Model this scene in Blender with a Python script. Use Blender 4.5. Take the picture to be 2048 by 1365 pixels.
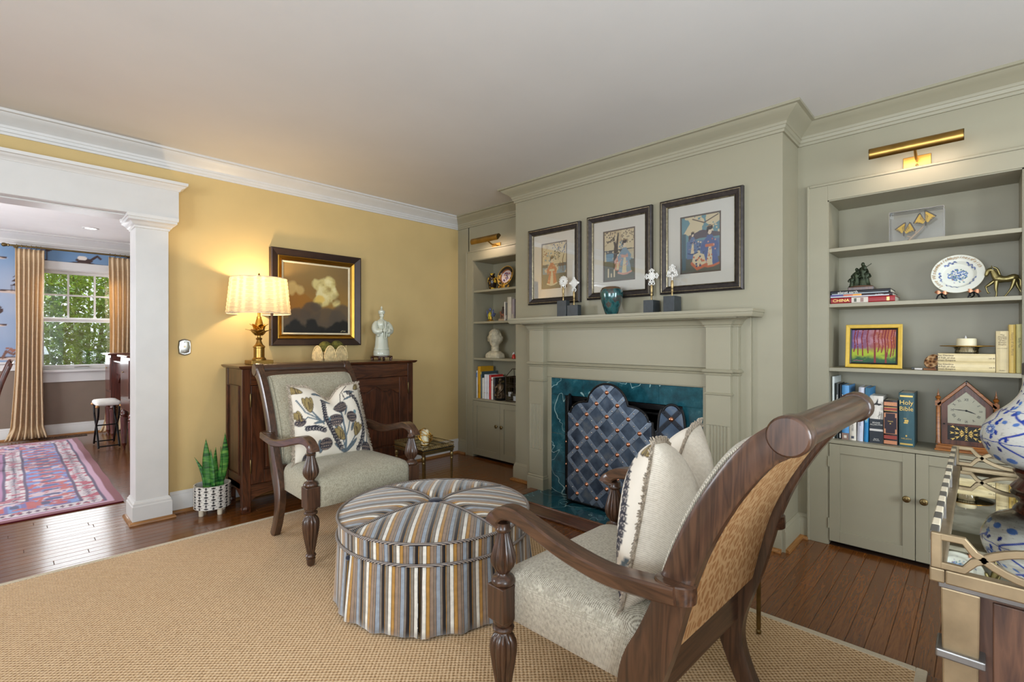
import bpy, bmesh, math, random
import numpy as np
from math import sin, cos, pi, radians as R, sqrt, atan2
from mathutils import Vector, Matrix
random.seed(7); np.random.seed(7)
for o in list(bpy.data.objects): bpy.data.objects.remove(o, do_unlink=True)
SC = bpy.context.scene; COL = SC.collection

# ---------------------------------------------------------------- camera, sky, sun, window light, added fill lamps, exposure
cam = bpy.data.cameras.new('camera'); co = bpy.data.objects.new('camera', cam); COL.objects.link(co)
co.location = (0, 0, 1.2); co.rotation_euler = (pi/2, 0, -R(46.153))
cam.sensor_width = 36; cam.lens = 36*974/2048; cam.shift_y = -0.0007; cam.clip_start = 0.05
SC.camera = co
SC.view_settings.view_transform = 'Standard'; SC.view_settings.look = 'None'
SC.view_settings.exposure = 0.18; SC.view_settings.gamma = 1.0; SC.view_settings.use_curve_mapping = False
SC.cycles.use_denoising = True; SC.cycles.max_bounces = 8; SC.cycles.diffuse_bounces = 5; SC.cycles.glossy_bounces = 4
SC.cycles.transmission_bounces = 6; SC.cycles.transparent_max_bounces = 8; SC.cycles.sample_clamp_indirect = 6.0
SC.cycles.caustics_reflective = False; SC.cycles.caustics_refractive = False
W = bpy.data.worlds.new('sky'); SC.world = W; W.use_nodes = True
_n = W.node_tree.nodes; _b = _n['Background']; _b.inputs[0].default_value = (.80, .90, 1.0, 1); _b.inputs[1].default_value = 1.6
def sun(name, d, energy, col, ang):
    l = bpy.data.lights.new(name, 'SUN'); l.energy = energy; l.color = col; l.angle = R(ang)
    o = bpy.data.objects.new(name, l); COL.objects.link(o)
    o.rotation_euler = Vector(d).to_track_quat('-Z', 'Y').to_euler(); return o
sun('sun', (.10, -.62, -.78), 5.0, (1, .95, .86), 1.0)
def area(name, loc, d, sx, sy, energy, col=(1, 1, 1), spread=180):
    l = bpy.data.lights.new(name, 'AREA'); l.shape = 'RECTANGLE'; l.size = sx; l.size_y = sy; l.energy = energy; l.color = col
    l.spread = R(spread)
    o = bpy.data.objects.new(name, l); COL.objects.link(o); o.location = loc
    o.rotation_euler = Vector(d).to_track_quat('-Z', 'Y').to_euler(); return o
# daylight entering by the windows behind and left of the camera and through the dining-room window, then added fill lamps
area('window_light_south', (-.75, -2.36, 1.42), (0, 1, -.02), 1.15, 1.35, 62, (.79, .90, 1.0))
area('window_light_south', (1.65, -2.36, 1.42), (0, 1, -.02), 1.15, 1.35, 62, (.79, .90, 1.0))
area('window_light_west', (-2.96, .55, 1.40), (1, 0, -.02), 2.1, 1.45, 108, (.80, .90, 1.0))
area('window_light_north', (.69, 8.47, 1.40), (0, -1, -.25), .76, 1.15, 16, (.92, .96, 1.0))
area('fill_light_dining_west', (-2.86, 6.5, 1.45), (1, 0, -.03), 1.6, 1.4, 118, (.88, .94, 1.0))  # added fill lamp to brighten the dining room, not a real window
area('ceiling_fill', (-.45, -.5, .95), (0, .12, 1), 2.4, 1.6, 62, (.76, .88, 1.0))  # added lamp aimed upward to lighten the living-room ceiling, no such fixture
area('ceiling_fill_dining', (-.9, 6.0, .95), (0, 0, 1), 1.6, 1.6, 20, (.92, .96, 1.0))  # unseen upward lamp added to brighten the dining-room ceiling

# ---------------------------------------------------------------- materials
def L(r, g=None, b=None):
    if g is None: r, g, b = r
    f = lambda c: ((c/255+.055)/1.055)**2.4 if c/255 > .04045 else c/255/12.92
    return (f(r), f(g), f(b), 1)
class NT:
    def __init__(s, name):
        s.m = bpy.data.materials.new(name); s.m.use_nodes = True; s.t = s.m.node_tree; s.b = s.t.nodes['Principled BSDF']
        s._tc = None
    def n(s, typ, **k):
        x = s.t.nodes.new(typ)
        for a, v in k.items():
            if a.startswith('i_'):
                key = a[2:]; key = int(key) if key.isdigit() else key.replace('_', ' ')
                if hasattr(v, 'links') or isinstance(v, bpy.types.NodeSocket): s.t.links.new(v, x.inputs[key])
                else: x.inputs[key].default_value = v
            else: setattr(x, a, v)
        return x
    def tc(s, which='Object'):
        if s._tc is None: s._tc = s.n('ShaderNodeTexCoord')
        return s._tc.outputs[which]
    def map(s, sc=(1, 1, 1), rot=(0, 0, 0), which='Object'):
        return s.n('ShaderNodeMapping', i_0=s.tc(which), i_Rotation=rot, i_Scale=sc).outputs[0]
    def math(s, op, a, b=0., c=None):
        x = s.n('ShaderNodeMath', operation=op, i_0=a, i_1=b)
        if c is not None: x.inputs[2].default_value = c
        return x.outputs[0]
    def ramp(s, f, stops, interp='LINEAR'):
        x = s.n('ShaderNodeValToRGB', i_0=f); r = x.color_ramp; r.interpolation = interp
        while len(r.elements) < len(stops): r.elements.new(.5)
        for e, (p, c) in zip(r.elements, stops): e.position = p; e.color = c
        return x.outputs[0]
    def mix(s, f, a, b, mode='MIX'):
        x = s.n('ShaderNodeMix', data_type='RGBA', blend_type=mode)
        for k, v in ((0, f), (6, a), (7, b)):
            if isinstance(v, bpy.types.NodeSocket): s.t.links.new(v, x.inputs[k])
            else: x.inputs[k].default_value = v
        return x.outputs[2]
    def set(s, **k):
        for a, v in k.items():
            a = a.replace('_', ' ')
            if isinstance(v, bpy.types.NodeSocket): s.t.links.new(v, s.b.inputs[a])
            else: s.b.inputs[a].default_value = v
    def bump(s, h, st=.3, d=.002):
        x = s.n('ShaderNodeBump', i_Strength=st, i_Distance=d, i_Height=h); s.t.links.new(x.outputs[0], s.b.inputs['Normal'])
def mat(name, col, rough=.5, metal=0., var=.06, vs=9., bump=0., bs=60., spec=.5, coat=0., stretch=(1, 1, 1), **k):
    """plain surface with a little procedural variation of tone and relief"""
    t = NT(name); c = L(col) if len(col) == 3 else col
    if var:
        nz = t.n('ShaderNodeTexNoise', i_Vector=t.map(stretch), i_Scale=vs, i_Detail=4.).outputs[0]
        t.set(Base_Color=t.ramp(nz, [(.25, tuple(max(0, x*(1-var*2)) for x in c[:3])+(1,)), (.75, tuple(min(1, x*(1+var*2)) for x in c[:3])+(1,))]))
    else: t.set(Base_Color=c)
    t.set(Roughness=rough, Metallic=metal, Specular_IOR_Level=spec, Coat_Weight=coat, Coat_Roughness=.15)
    for a, v in k.items(): t.set(**{a: v})
    if bump:
        t.bump(t.n('ShaderNodeTexNoise', i_Vector=t.map(stretch), i_Scale=bs, i_Detail=3.).outputs[0], bump)
    return t.m
def wood(name, dark, light, axis=0, rough=.35, s=1., coat=.3, ob=True, contrast=1.):
    t = NT(name); st = [9., 9., 9.]; st[axis] = .9
    mp = t.map(tuple(x*s for x in st))
    nz = t.n('ShaderNodeTexNoise', i_Vector=mp, i_Scale=2.2, i_Detail=6., i_Distortion=1.2).outputs[0]
    st2 = [60., 60., 60.]; st2[axis] = 2.
    n2 = t.n('ShaderNodeTexNoise', i_Vector=t.map(tuple(x*s for x in st2)), i_Scale=2., i_Detail=2.).outputs[0]
    w = t.math('FRACT', t.math('MULTIPLY', nz, 5.))
    w = t.math('ABSOLUTE', t.math('SUBTRACT', w, .5))
    f = t.math('ADD', t.math('MULTIPLY', w, .9*contrast), t.math('MULTIPLY', n2, .6))
    c = t.ramp(f, [(.2, L(dark)), (.8, L(light))])
    if ob:
        oi = t.n('ShaderNodeObjectInfo').outputs['Random']
        h = t.n('ShaderNodeHueSaturation', i_Color=c, i_Value=t.math('MULTIPLY_ADD', oi, .30, .85)); c = h.outputs[0]
    t.set(Base_Color=c, Roughness=rough, Coat_Weight=coat, Coat_Roughness=.12); t.bump(n2, .12, .001); return t.m
def weave(name, c1, c2, cell, rough=.85, st=.5, sheen=.2, blotch=.12):
    t = NT(name); x = t.n('ShaderNodeSeparateXYZ', i_0=t.tc()); k = pi/cell
    nz = t.n('ShaderNodeTexNoise', i_Vector=t.tc(), i_Scale=1/cell*.35, i_Detail=2.).outputs[0]
    a = t.math('SINE', t.math('MULTIPLY', t.math('ADD', x.outputs[0], t.math('MULTIPLY', x.outputs[2], .73)), k))
    b = t.math('SINE', t.math('MULTIPLY', t.math('ADD', x.outputs[1], x.outputs[2]), k))
    h = t.math('ADD', t.math('MULTIPLY', t.math('MULTIPLY', a, b), .5), nz)
    big = t.n('ShaderNodeTexNoise', i_Vector=t.tc(), i_Scale=3., i_Detail=3.).outputs[0]
    c = t.ramp(h, [(.18, L(c2)), (.62, L(c1))])
    c = t.mix(t.math('MULTIPLY', big, blotch), c, L(c2))
    t.set(Base_Color=c, Roughness=rough, Sheen_Weight=sheen, Specular_IOR_Level=.15); t.bump(h, st, .002); return t.m
def vcol(name, rough=.6, spec=.3, bump=0., bs=400., coat=0., metal=0., sheen=0.):
    t = NT(name); a = t.n('ShaderNodeAttribute', attribute_name='print')
    t.set(Base_Color=a.outputs[0], Roughness=rough, Specular_IOR_Level=spec, Coat_Weight=coat, Coat_Roughness=.05, Metallic=metal, Sheen_Weight=sheen)
    if bump: t.bump(t.n('ShaderNodeTexNoise', i_Vector=t.tc(), i_Scale=bs).outputs[0], bump, .001)
    return t.m
def glass(name, tint=(1, 1, 1), rough=0., mixf=.12):
    """thin clear pane: mostly see-through with a mirror-like sheen"""
    t = NT(name); o = t.t.nodes['Material Output']
    tr = t.n('ShaderNodeBsdfTransparent', i_0=tint+(1,)); gl = t.n('ShaderNodeBsdfGlossy', i_0=(1, 1, 1, 1), i_Roughness=rough)
    fr = t.n('ShaderNodeFresnel', i_IOR=1.45)
    f = t.math('ADD', t.math('MULTIPLY', fr.outputs[0], 1.), mixf*.3)
    mx = t.n('ShaderNodeMixShader', i_0=f, i_1=tr.outputs[0], i_2=gl.outputs[0]); t.t.links.new(mx.outputs[0], o.inputs[0]); return t.m

# ---------------------------------------------------------------- mesh tools
class MB:
    def __init__(s): s.v = []; s.f = []; s.mi = []; s.cur = 0; s.uv = None
    def add(s, vs, fs, M=None):
        o = len(s.v)
        if M is not None: vs = [M @ Vector(p) for p in vs]
        s.v += [tuple(p) for p in vs]; s.f += [tuple(i+o for i in f) for f in fs]; s.mi += [s.cur]*len(fs); return s
    def box(s, x0, x1, y0, y1, z0, z1, M=None):
        v = [(x, y, z) for z in (z0, z1) for y in (y0, y1) for x in (x0, x1)]
        return s.add(v, [(0, 2, 3, 1), (4, 5, 7, 6), (0, 1, 5, 4), (1, 3, 7, 5), (3, 2, 6, 7), (2, 0, 4, 6)], M)
    def loft(s, rings, cap=True, closed=True, loop=False, M=None):
        n = len(rings[0]); v = [p for r in rings for p in r]; f = []; k = len(rings)
        for i in range(k if loop else k-1):
            a, b = i*n, ((i+1) % k)*n
            for j in range(n if closed else n-1):
                j2 = (j+1) % n; f.append((a+j, a+j2, b+j2, b+j))
        if cap and not loop and closed: f.append(tuple(range(n))[::-1]); f.append(tuple((k-1)*n+i for i in range(n)))
        return s.add(v, f, M)
    def lathe(s, prof, n=24, c=(0, 0, 0), flute=None, cap=True, sx=1., sy=1., M=None):
        """prof [(r,z)]; flute=(count, depth, z0, z1) carves reeds/flutes around the body"""
        rings = []
        for r, z in prof:
            ring = []
            for j in range(n):
                a = 2*pi*j/n; q = r
                if flute and flute[2] <= z <= flute[3]: q = r*(1-flute[1]*(1-abs(sin(a*flute[0]/2))))
                ring.append((c[0]+q*cos(a)*sx, c[1]+q*sin(a)*sy, c[2]+z))
            rings.append(ring)
        return s.loft(rings, cap, M=M)
    def tube(s, path, r, n=8, closed=False, cap=True, sy=1., M=None):
        P = [Vector(p) for p in path]; k = len(P); rs = r if isinstance(r, (list, tuple)) else [r]*k
        rings = []; up = None
        for i in range(k):
            a = P[i-1] if (i or closed) else P[i]; b = P[(i+1) % k] if (i < k-1 or closed) else P[i]
            d = (b-a).normalized()
            if up is None: up = Vector((0, 0, 1)) if abs(d.z) < .9 else Vector((1, 0, 0))
            u = (up-d*up.dot(d)).normalized(); w = d.cross(u); up = u
            rings.append([P[i]+(u*cos(t)+w*sin(t)*sy)*rs[i] for t in (2*pi*j/n for j in range(n))])
        return s.loft(rings, cap, loop=closed, M=M)
    def prism(s, pts, a, b, ax='y', M=None):
        f = {'y': lambda p, h: (p[0], h, p[1]), 'x': lambda p, h: (h, p[0], p[1]), 'z': lambda p, h: (p[0], p[1], h)}[ax]
        n = len(pts); v = [f(p, a) for p in pts]+[f(p, b) for p in pts]
        fs = [tuple(range(n)), tuple(range(2*n-1, n-1, -1))]+[(i, n+i, n+(i+1) % n, (i+1) % n) for i in range(n)]
        return s.add(v, fs, M)
    def ell(s, c, rx, ry, rz, nu=16, nv=10, M=None):
        return s.lathe([(max(1e-4, sin(pi*i/nv)), -cos(pi*i/nv)) for i in range(nv+1)], nu, M=(M or Matrix())@Matrix.Translation(c)@Matrix.Diagonal((rx, ry, rz, 1)))
    def strip(s, path, ups, w, h, M=None):
        """board swept along a path: w[i] half width along ups[i], h[i] half thickness across"""
        P = [Vector(p) for p in path]; k = len(P); rings = []
        for i in range(k):
            d = (P[min(i+1, k-1)]-P[max(i-1, 0)]).normalized(); u = Vector(ups[i] if isinstance(ups, list) else ups); u = (u-d*u.dot(d)).normalized(); n = d.cross(u)
            a = w[i] if isinstance(w, (list, tuple)) else w; b = h[i] if isinstance(h, (list, tuple)) else h; c = .72
            rings.append([P[i]+u*a*x+n*b*y for x, y in ((1, c), (.8, 1), (-.8, 1), (-1, c), (-1, -c), (-.8, -1), (.8, -1), (1, -c))])
        return s.loft(rings, M=M)
    def mould(s, path, prof, z=0., side=1, closed=False, M=None):
        """profile [(out,dz)] swept with mitres along a plan path"""
        k = len(path); rings = []
        for i in range(k):
            p = Vector(path[i]); a = Vector(path[i-1]) if (i or closed) else None; b = Vector(path[(i+1) % k]) if (i < k-1 or closed) else None
            ns = []
            if a is not None: d = (p-a).normalized(); ns.append(Vector((-d.y, d.x)))
            if b is not None: d = (b-p).normalized(); ns.append(Vector((-d.y, d.x)))
            n = ns[0] if len(ns) == 1 else (ns[0]+ns[1])/max(.2, 1+ns[0].dot(ns[1]))
            rings.append([(p.x+n.x*o*side, p.y+n.y*o*side, z+dz) for o, dz in prof])
        return s.loft(rings, loop=closed, M=M)
    def grid(s, fn, nu, nv, M=None, flip=False):
        v = [fn(i/nu, j/nv) for j in range(nv+1) for i in range(nu+1)]; w = nu+1
        f = [(j*w+i, j*w+i+1, (j+1)*w+i+1, (j+1)*w+i) for j in range(nv) for i in range(nu)]
        if flip: f = [q[::-1] for q in f]
        return s.add(v, f, M)
def mk(name, mb, m, parent=None, smooth=None, bev=0., loc=None, rz=0., seg=2):
    me = bpy.data.meshes.new(name); me.from_pydata(mb.v, [], mb.f); 
    for x in (m if isinstance(m, list) else [m]): me.materials.append(x)
    if any(mb.mi): me.polygons.foreach_set('material_index', mb.mi)
    bm = bmesh.new(); bm.from_mesh(me); bmesh.ops.recalc_face_normals(bm, faces=bm.faces); bm.to_mesh(me); bm.free()
    if smooth is not None:
        me.polygons.foreach_set('use_smooth', [True]*len(me.polygons)); me.set_sharp_from_angle(angle=R(smooth))
    me.update(); o = bpy.data.objects.new(name, me); COL.objects.link(o)
    if parent is not None: o.parent = parent
    if loc is not None: o.location = loc; o.rotation_euler = (0, 0, rz)
    if bev: b = o.modifiers.new('bevel', 'BEVEL'); b.width = bev; b.segments = seg; b.limit_method = 'ANGLE'; b.angle_limit = R(40)
    return o
def tag(o, label, cat, group=None):
    o['label'] = label; o['category'] = cat
    if group: o['group'] = group
    return o
def thing(name, label, cat, loc=(0, 0, 0), rz=0., group=None):
    o = bpy.data.objects.new(name, None); o.empty_display_size = .05; COL.objects.link(o); o.location = loc; o.rotation_euler = (0, 0, rz)
    return tag(o, label, cat, group)
def struct(name, mb, m, parent=None, **k):
    o = mk(name, mb, m, parent, **k)
    if parent is None: o['kind'] = 'structure'
    return o
def dup(o, parent=None):
    c = o.copy(); COL.objects.link(c); c.parent = parent
    for ch in o.children: dup(ch, c)
    return c
def stuff(o): o['kind'] = 'stuff'; return o
def paint(o, cols):
    """flat print carried by the vertices of a fine mesh"""
    a = o.data.color_attributes.new('print', 'FLOAT_COLOR', 'POINT')
    c = np.ones((len(o.data.vertices), 4), np.float32); c[:, :3] = cols; a.data.foreach_set('color', c.ravel()); return o
class Cv:
    """tiny painter: colours a list of sample points (x,y)"""
    def __init__(s, x, y, bg): s.x = np.asarray(x, float); s.y = np.asarray(y, float); s.c = np.tile(np.array(L(bg)[:3]), (s.x.size, 1))
    def put(s, m, col, a=1.):
        m = np.clip(np.asarray(m, float), 0, 1)[:, None]*a; s.c = s.c*(1-m)+np.array(L(col)[:3])*m; return s
    def ell(s, cx, cy, rx, ry, col, rot=0, a=1., soft=.12):
        dx, dy = s.x-cx, s.y-cy; c, n = cos(R(rot)), sin(R(rot)); u = (dx*c+dy*n)/rx; v = (-dx*n+dy*c)/ry
        return s.put((1-np.hypot(u, v))/soft, col, a)
    def ring(s, cx, cy, rx, ry, w, col, a=1.):
        d = np.hypot((s.x-cx)/rx, (s.y-cy)/ry); return s.put((w-abs(d-1))/(w*.5), col, a)
    def poly(s, pts, col, a=1.):
        ins = np.zeros(s.x.size, bool); n = len(pts)
        for i in range(n):
            x1, y1 = pts[i]; x2, y2 = pts[(i+1) % n]
            if y1 == y2: continue
            ins ^= ((y1 > s.y) != (y2 > s.y)) & (s.x < (x2-x1)*(s.y-y1)/(y2-y1)+x1)
        return s.put(ins, col, a)
    def line(s, pts, w, col, a=1.):
        d = np.full(s.x.size, 9.)
        for (x1, y1), (x2, y2) in zip(pts[:-1], pts[1:]):
            q = (x2-x1)**2+(y2-y1)**2+1e-12; t = np.clip(((s.x-x1)*(x2-x1)+(s.y-y1)*(y2-y1))/q, 0, 1)
            d = np.minimum(d, np.hypot(s.x-x1-t*(x2-x1), s.y-y1-t*(y2-y1)))
        return s.put((w-d)/(w*.35)+.4, col, a)
    def rect(s, x0, x1, y0, y1, col, a=1.): return s.put((s.x >= x0) & (s.x <= x1) & (s.y >= y0) & (s.y <= y1), col, a)
def fbm(x, y, s, o=4, seed=0):
    """smooth value noise on arrays"""
    rs = np.random.RandomState(seed); T = rs.rand(64, 64); out = np.zeros_like(np.asarray(x, float)); amp = 1.; tot = 0
    for k in range(o):
        u = np.asarray(x)*s*2**k+k*7.3; v = np.asarray(y)*s*2**k+k*3.1; i = np.floor(u).astype(int); j = np.floor(v).astype(int); fx = u-i; fy = v-j
        fx = fx*fx*(3-2*fx); fy = fy*fy*(3-2*fy); g = lambda a, b: T[a % 64, b % 64]
        out += amp*((g(i, j)*(1-fx)+g(i+1, j)*fx)*(1-fy)+(g(i, j+1)*(1-fx)+g(i+1, j+1)*fx)*fy); tot += amp; amp *= .5
    return out/tot
def flat_print(name, w, h, nx, ny, fn, m, parent, M):
    """a flat rectangle w x h (centred) with its picture; M maps local (x right, y up, z towards viewer)"""
    mb = MB(); mb.grid(lambda u, v: ((u-.5)*w, (v-.5)*h, 0), nx, ny, M=M); o = mk(name, mb, m, parent)
    g = [(i/nx, j/ny) for j in range(ny+1) for i in range(nx+1)]; x = np.array([p[0] for p in g]); y = np.array([p[1] for p in g])
    return paint(o, fn(x, y))
def text(s, size, m, parent, M, name='lettering', ex=.0003, align='CENTER', sx=1., shear=0.):
    cu = bpy.data.curves.new('t', 'FONT'); cu.body = s; cu.size = size; cu.extrude = ex; cu.align_x = align; cu.align_y = 'CENTER'; cu.shear = shear; cu.resolution_u = 2
    t = bpy.data.objects.new('t', cu); me = bpy.data.meshes.new_from_object(t); bpy.data.objects.remove(t); bpy.data.curves.remove(cu)
    me.transform(M@Matrix.Diagonal((sx, 1, 1, 1))); me.materials.clear(); me.materials.append(m); me.name = name
    o = bpy.data.objects.new(name, me); COL.objects.link(o); o.parent = parent; return o
def basis(o, x, y):
    """matrix with origin o, local x and y axes"""
    x = Vector(x).normalized(); y = Vector(y); y = (y-x*y.dot(x)).normalized(); z = x.cross(y)
    m = Matrix((x, y, z)).transposed().to_4x4(); m.translation = Vector(o); return m
def arc(cx, cy, r, a0, a1, n): return [(cx+r*cos(R(a0+(a1-a0)*i/n)), cy+r*sin(R(a0+(a1-a0)*i/n))) for i in range(n+1)]
def crv(pts, n=6):
    """Catmull-Rom through points (tuples of any length)"""
    P = [np.array(p, float) for p in pts]; P = [2*P[0]-P[1]]+P+[2*P[-1]-P[-2]]; out = []
    for i in range(1, len(P)-2):
        for k in range(n):
            t = k/n; a, b, c, d = P[i-1:i+3]
            out.append(tuple(.5*((2*b)+(c-a)*t+(2*a-5*b+4*c-d)*t*t+(3*b-a-3*c+d)*t**3)))
    out.append(tuple(P[-2])); return out

# ---------------------------------------------------------------- palette
white = mat('white_trim_paint', (208, 206, 203), .38, var=.015)
ceilp = mat('ceiling_paint', (214, 210, 205), .9, var=.012, vs=3)
yellow = mat('yellow_wall_paint', (205, 178, 122), .75, var=.02, vs=4, bump=.05, bs=500)
olive = mat('olive_paint', (154, 148, 126), .42, var=.02, vs=5, bump=.06, bs=35, stretch=(1, .12, 1))
taupe = mat('brown_wall_paint', (128, 112, 98), .75, var=.02)
cream = mat('plain_wall_paint', (206, 196, 172), .8, var=.02)
plank = wood('oak_strip', (92, 50, 18), (132, 80, 34), 0, .27, 1.6, .35, contrast=.6)
shoe = wood('stained_shoe_moulding', (122, 80, 36), (166, 114, 58), 0, .4, 1., .2)
walnut = wood('walnut', (46, 29, 20), (84, 56, 39), 2, .34, 1., .35, False)
walnutx = wood('walnut_rail', (46, 29, 20), (84, 56, 39), 0, .34, 1., .35, False)
walnuty = wood('walnut_arm', (50, 32, 22), (92, 62, 43), 1, .3, 1., .4, False)
cherry = wood('dark_cherry', (44, 22, 12), (92, 50, 28), 2, .33, 1., .3, False)
cherryx = wood('dark_cherry_top', (50, 26, 15), (98, 56, 32), 0, .28, 1., .4, False)
mahog = wood('mahogany', (58, 24, 18), (98, 46, 34), 2, .3, 1., .4, False)
brass = mat('antique_brass', (168, 132, 70), .32, 1., .1, 14)
dkbrass = mat('dull_brass', (128, 110, 74), .38, 1., .12, 20)
gold = mat('gilt', (206, 160, 70), .3, 1., .06, 14)
iron = mat('black_iron', (26, 25, 26), .45, .6, .1)
black = mat('black_lacquer', (18, 18, 19), .35, var=.05)
chrome = mat('nickel', (190, 188, 180), .22, 1., .03)
wax = mat('ivory_wax', (238, 226, 190), .45, var=.02, Subsurface_Weight=.2, Subsurface_Radius=(.02, .015, .01))
paper = mat('page_edges', (226, 218, 198), .9, var=.06, vs=200)
pane = glass('clear_glass')
prt = vcol('printed_surface', .55)
# ================================================================= ROOM SHELL
CZ = 2.5; YW = 4.04; XW = 3.37; XC = 3.05; CY0, CY1 = .805, 2.885
fl = struct('floor', MB().box(-3, 3.9, -2.4, 8.36, -.12, -.006), mat('subfloor', (70, 42, 20), .7))
pm = {}
def planks(x0, x1, y0, y1, w=.0635):
    y = y0; r = 0
    while y < y1-.005:
        y2 = min(y+w, y1); x = x0-random.random()*.9
        while x < x1:
            l = random.choice((.9, 1.2, 1.5)); a, b = max(x, x0), min(x+l, x1); x += l
            if b-a < .02: continue
            k = (round(b-a, 3), round(y2-y, 4))
            if k not in pm:
                e = .0016; hx, hy = k[0]/2-.0004, k[1]/2-.0004
                m = MB().loft([[(-hx, -hy, -.006), (hx, -hy, -.006), (hx, hy, -.006), (-hx, hy, -.006)], [(-hx, -hy, -e), (hx, -hy, -e), (hx, hy, -e), (-hx, hy, -e)], [(-hx+e, -hy+e, 0), (hx-e, -hy+e, 0), (hx-e, hy-e, 0), (-hx+e, hy-e, 0)]])
                pm[k] = mk('plank', m, plank, fl); o = pm[k]
            else: o = pm[k].copy(); COL.objects.link(o)
            o.location = ((a+b)/2, (y+y2)/2, random.uniform(-.0004, 0))
        y = y2
planks(-.75, 3.36, 3.44, 4.04); planks(-.75, 1.3, 4.04, 4.58); planks(.60, 1.5, 4.58, 7.4); planks(2.29, 3.36, .2, 1.2); planks(2.29, 2.95, 2.57, 3.44)
planks(2.29, 2.52, 1.2, 2.57); planks(2.29, 3.36, -.2, .2)
rest = struct('floor_boards_outlying', MB().box(-3, -.75, -2.4, 8.36, -.006, -.0005).box(-.75, 2.29, -2.4, 3.44, -.006, -.0005).box(2.29, 3.9, -2.4, -.2, -.006, -.0005).box(-.75, .60, 4.58, 8.36, -.006, -.0005).box(.6, 1.5, 7.4, 8.36, -.006, -.0005).box(2.95, 3.37, 1.2, 3.44, -.006, -.0005), plank, fl)
struct('ceiling', MB().box(-3, 3.9, -2.4, 4.17, CZ, CZ+.1), ceilp); struct('ceiling', MB().box(-3, 1.55, 4.17, 8.5, CZ, CZ+.1), mat('dining_ceiling_paint', (232, 230, 226), .9, var=.01))
# back (yellow) wall with the wide opening to the dining room at the left
mb = MB().box(.64, 3.9, YW, 4.165, 0, CZ).box(-3, -2.5, YW, 4.17, 0, CZ).box(-2.5, .64, YW, 4.165, 2.1, CZ); struct('wall_back', mb, yellow)
mb = MB().box(-3, -2.9, 4.17, 8.36, 0, CZ); mb.box(-3.1, -3.0, -2.4, 4.17, 0, CZ); struct('wall_left', mb, cream)
struct('wall_front', MB().box(-3.1, 3.9, -2.5, -2.4, 0, CZ), cream)
# right wall: solid strips round the two bookcase recesses and the chimney breast
mb = MB().box(XW, XW+.06, 3.86, YW, 0, CZ).box(XW, XW+.06, 2.87, 3.87, 2.07, CZ).box(XW, XW+.06, .70, .81, 0, CZ).box(XW, XW+.06, -.22, .70, 2.07, CZ).box(XW, XW+.06, -2.4, -.20, 0, CZ).box(3.72, 3.8, -2.4, YW, 0, CZ)
struct('wall_right', mb, olive)
mb = MB().box(XC, 3.7, CY0, 1.30, 0, CZ).box(XC, 3.7, 2.39, CY1, 0, CZ).box(XC, 3.7, 1.30, 2.39, .84, CZ).box(3.5, 3.7, 1.30, 2.39, 0, .84); struct('wall_chimney', mb, olive)
# dining-room walls
WX0, WX1, WZ0, WZ1 = .28, 1.10, .83, 2.10; YF = 8.354
mb = MB().box(-3, WX0, YF, 8.5, 0, CZ).box(WX1, 1.6, YF, 8.5, 0, CZ).box(WX0, WX1, YF, 8.5, WZ1, CZ).box(WX0, WX1, YF, 8.5, 0, WZ0); wf = struct('wall_dining_far', mb, taupe)
struct('wall_dining_right', MB().box(1.5, 1.6, 4.17, YF, 0, CZ), taupe)
# toile paper above the chair rail
def toile(x, y):
    X = x*2.1-.6; Z = .94+y*1.45; c = Cv(X, Z, (140, 158, 184)); f = fbm(X, Z, 2.2, 3, 3)
    c.put((f-.35)*1.4, (176, 178, 188), .8); c.put(np.clip((Z-1.9)*3, 0, 1), (96, 138, 178), .7); rs = random.Random(5)
    for ix in range(-1, 5):
        for iz in range(4):
            cx, cz = -.34+ix*.44+(iz % 2)*.2, .98+iz*.40; d = (74, 58, 56); t = (ix+iz) % 3
            c.ell(cx, cz, .17, .022, (196, 176, 164)); c.line([(cx-.17, cz+.01), (cx-.04, cz+.022), (cx+.15, cz+.004)], .008, d)
            if t == 0:
                for k in range(3): c.poly([(cx-.085+k*.022, cz+.06+k*.055), (cx, cz+.115+k*.055), (cx+.085-k*.022, cz+.06+k*.055), (cx+.05-k*.02, cz+.075+k*.055), (cx-.05+k*.02, cz+.075+k*.055)], d)
                for k in (-.045, -.015, .015, .045): c.line([(cx+k, cz+.01), (cx+k, cz+.08)], .005, d)
            elif t == 1:
                p = [(cx-.12, cz+.01), (cx-.09, cz+.09), (cx-.03, cz+.05), (cx+.03, cz+.10)]; c.line(p, .013, (120, 88, 76)); c.line([(cx+.06, cz), (cx+.06, cz+.17)], .006, d)
                for k in range(9): a = rs.random()*6.28; c.ell(cx+.06+.05*cos(a), cz+.18+.04*sin(a), .019, .015, d)
                for k in range(5): c.ell(cx-.13+.16*rs.random(), cz+.09+.04*rs.random(), .02, .013, (150, 104, 90))
            else:
                c.ell(cx-.03, cz+.05, .09, .035, d); c.ell(cx-.05, cz+.08, .05, .03, (222, 214, 206)); c.line([(cx+.03, cz+.06), (cx+.1, cz+.12), (cx+.13, cz+.09)], .014, d)
    return c.c
flat_print('wallpaper', 2.1, 1.45, 210, 145, toile, vcol('toile_paper', .8), wf, basis((.45, YF-.004, .94+.725), (1, 0, 0), (0, 0, 1)))
# cut-out over the window is covered by its casing, so the paper stops at the opening
pp = wf.children[0]; bm = bmesh.new(); bm.from_mesh(pp.data)
bmesh.ops.delete(bm, geom=[f for f in bm.faces if WX0+.01 < f.calc_center_median().x < WX1-.01 and f.calc_center_median().z < WZ1-.005], context='FACES'); bm.to_mesh(pp.data); bm.free()
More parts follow.
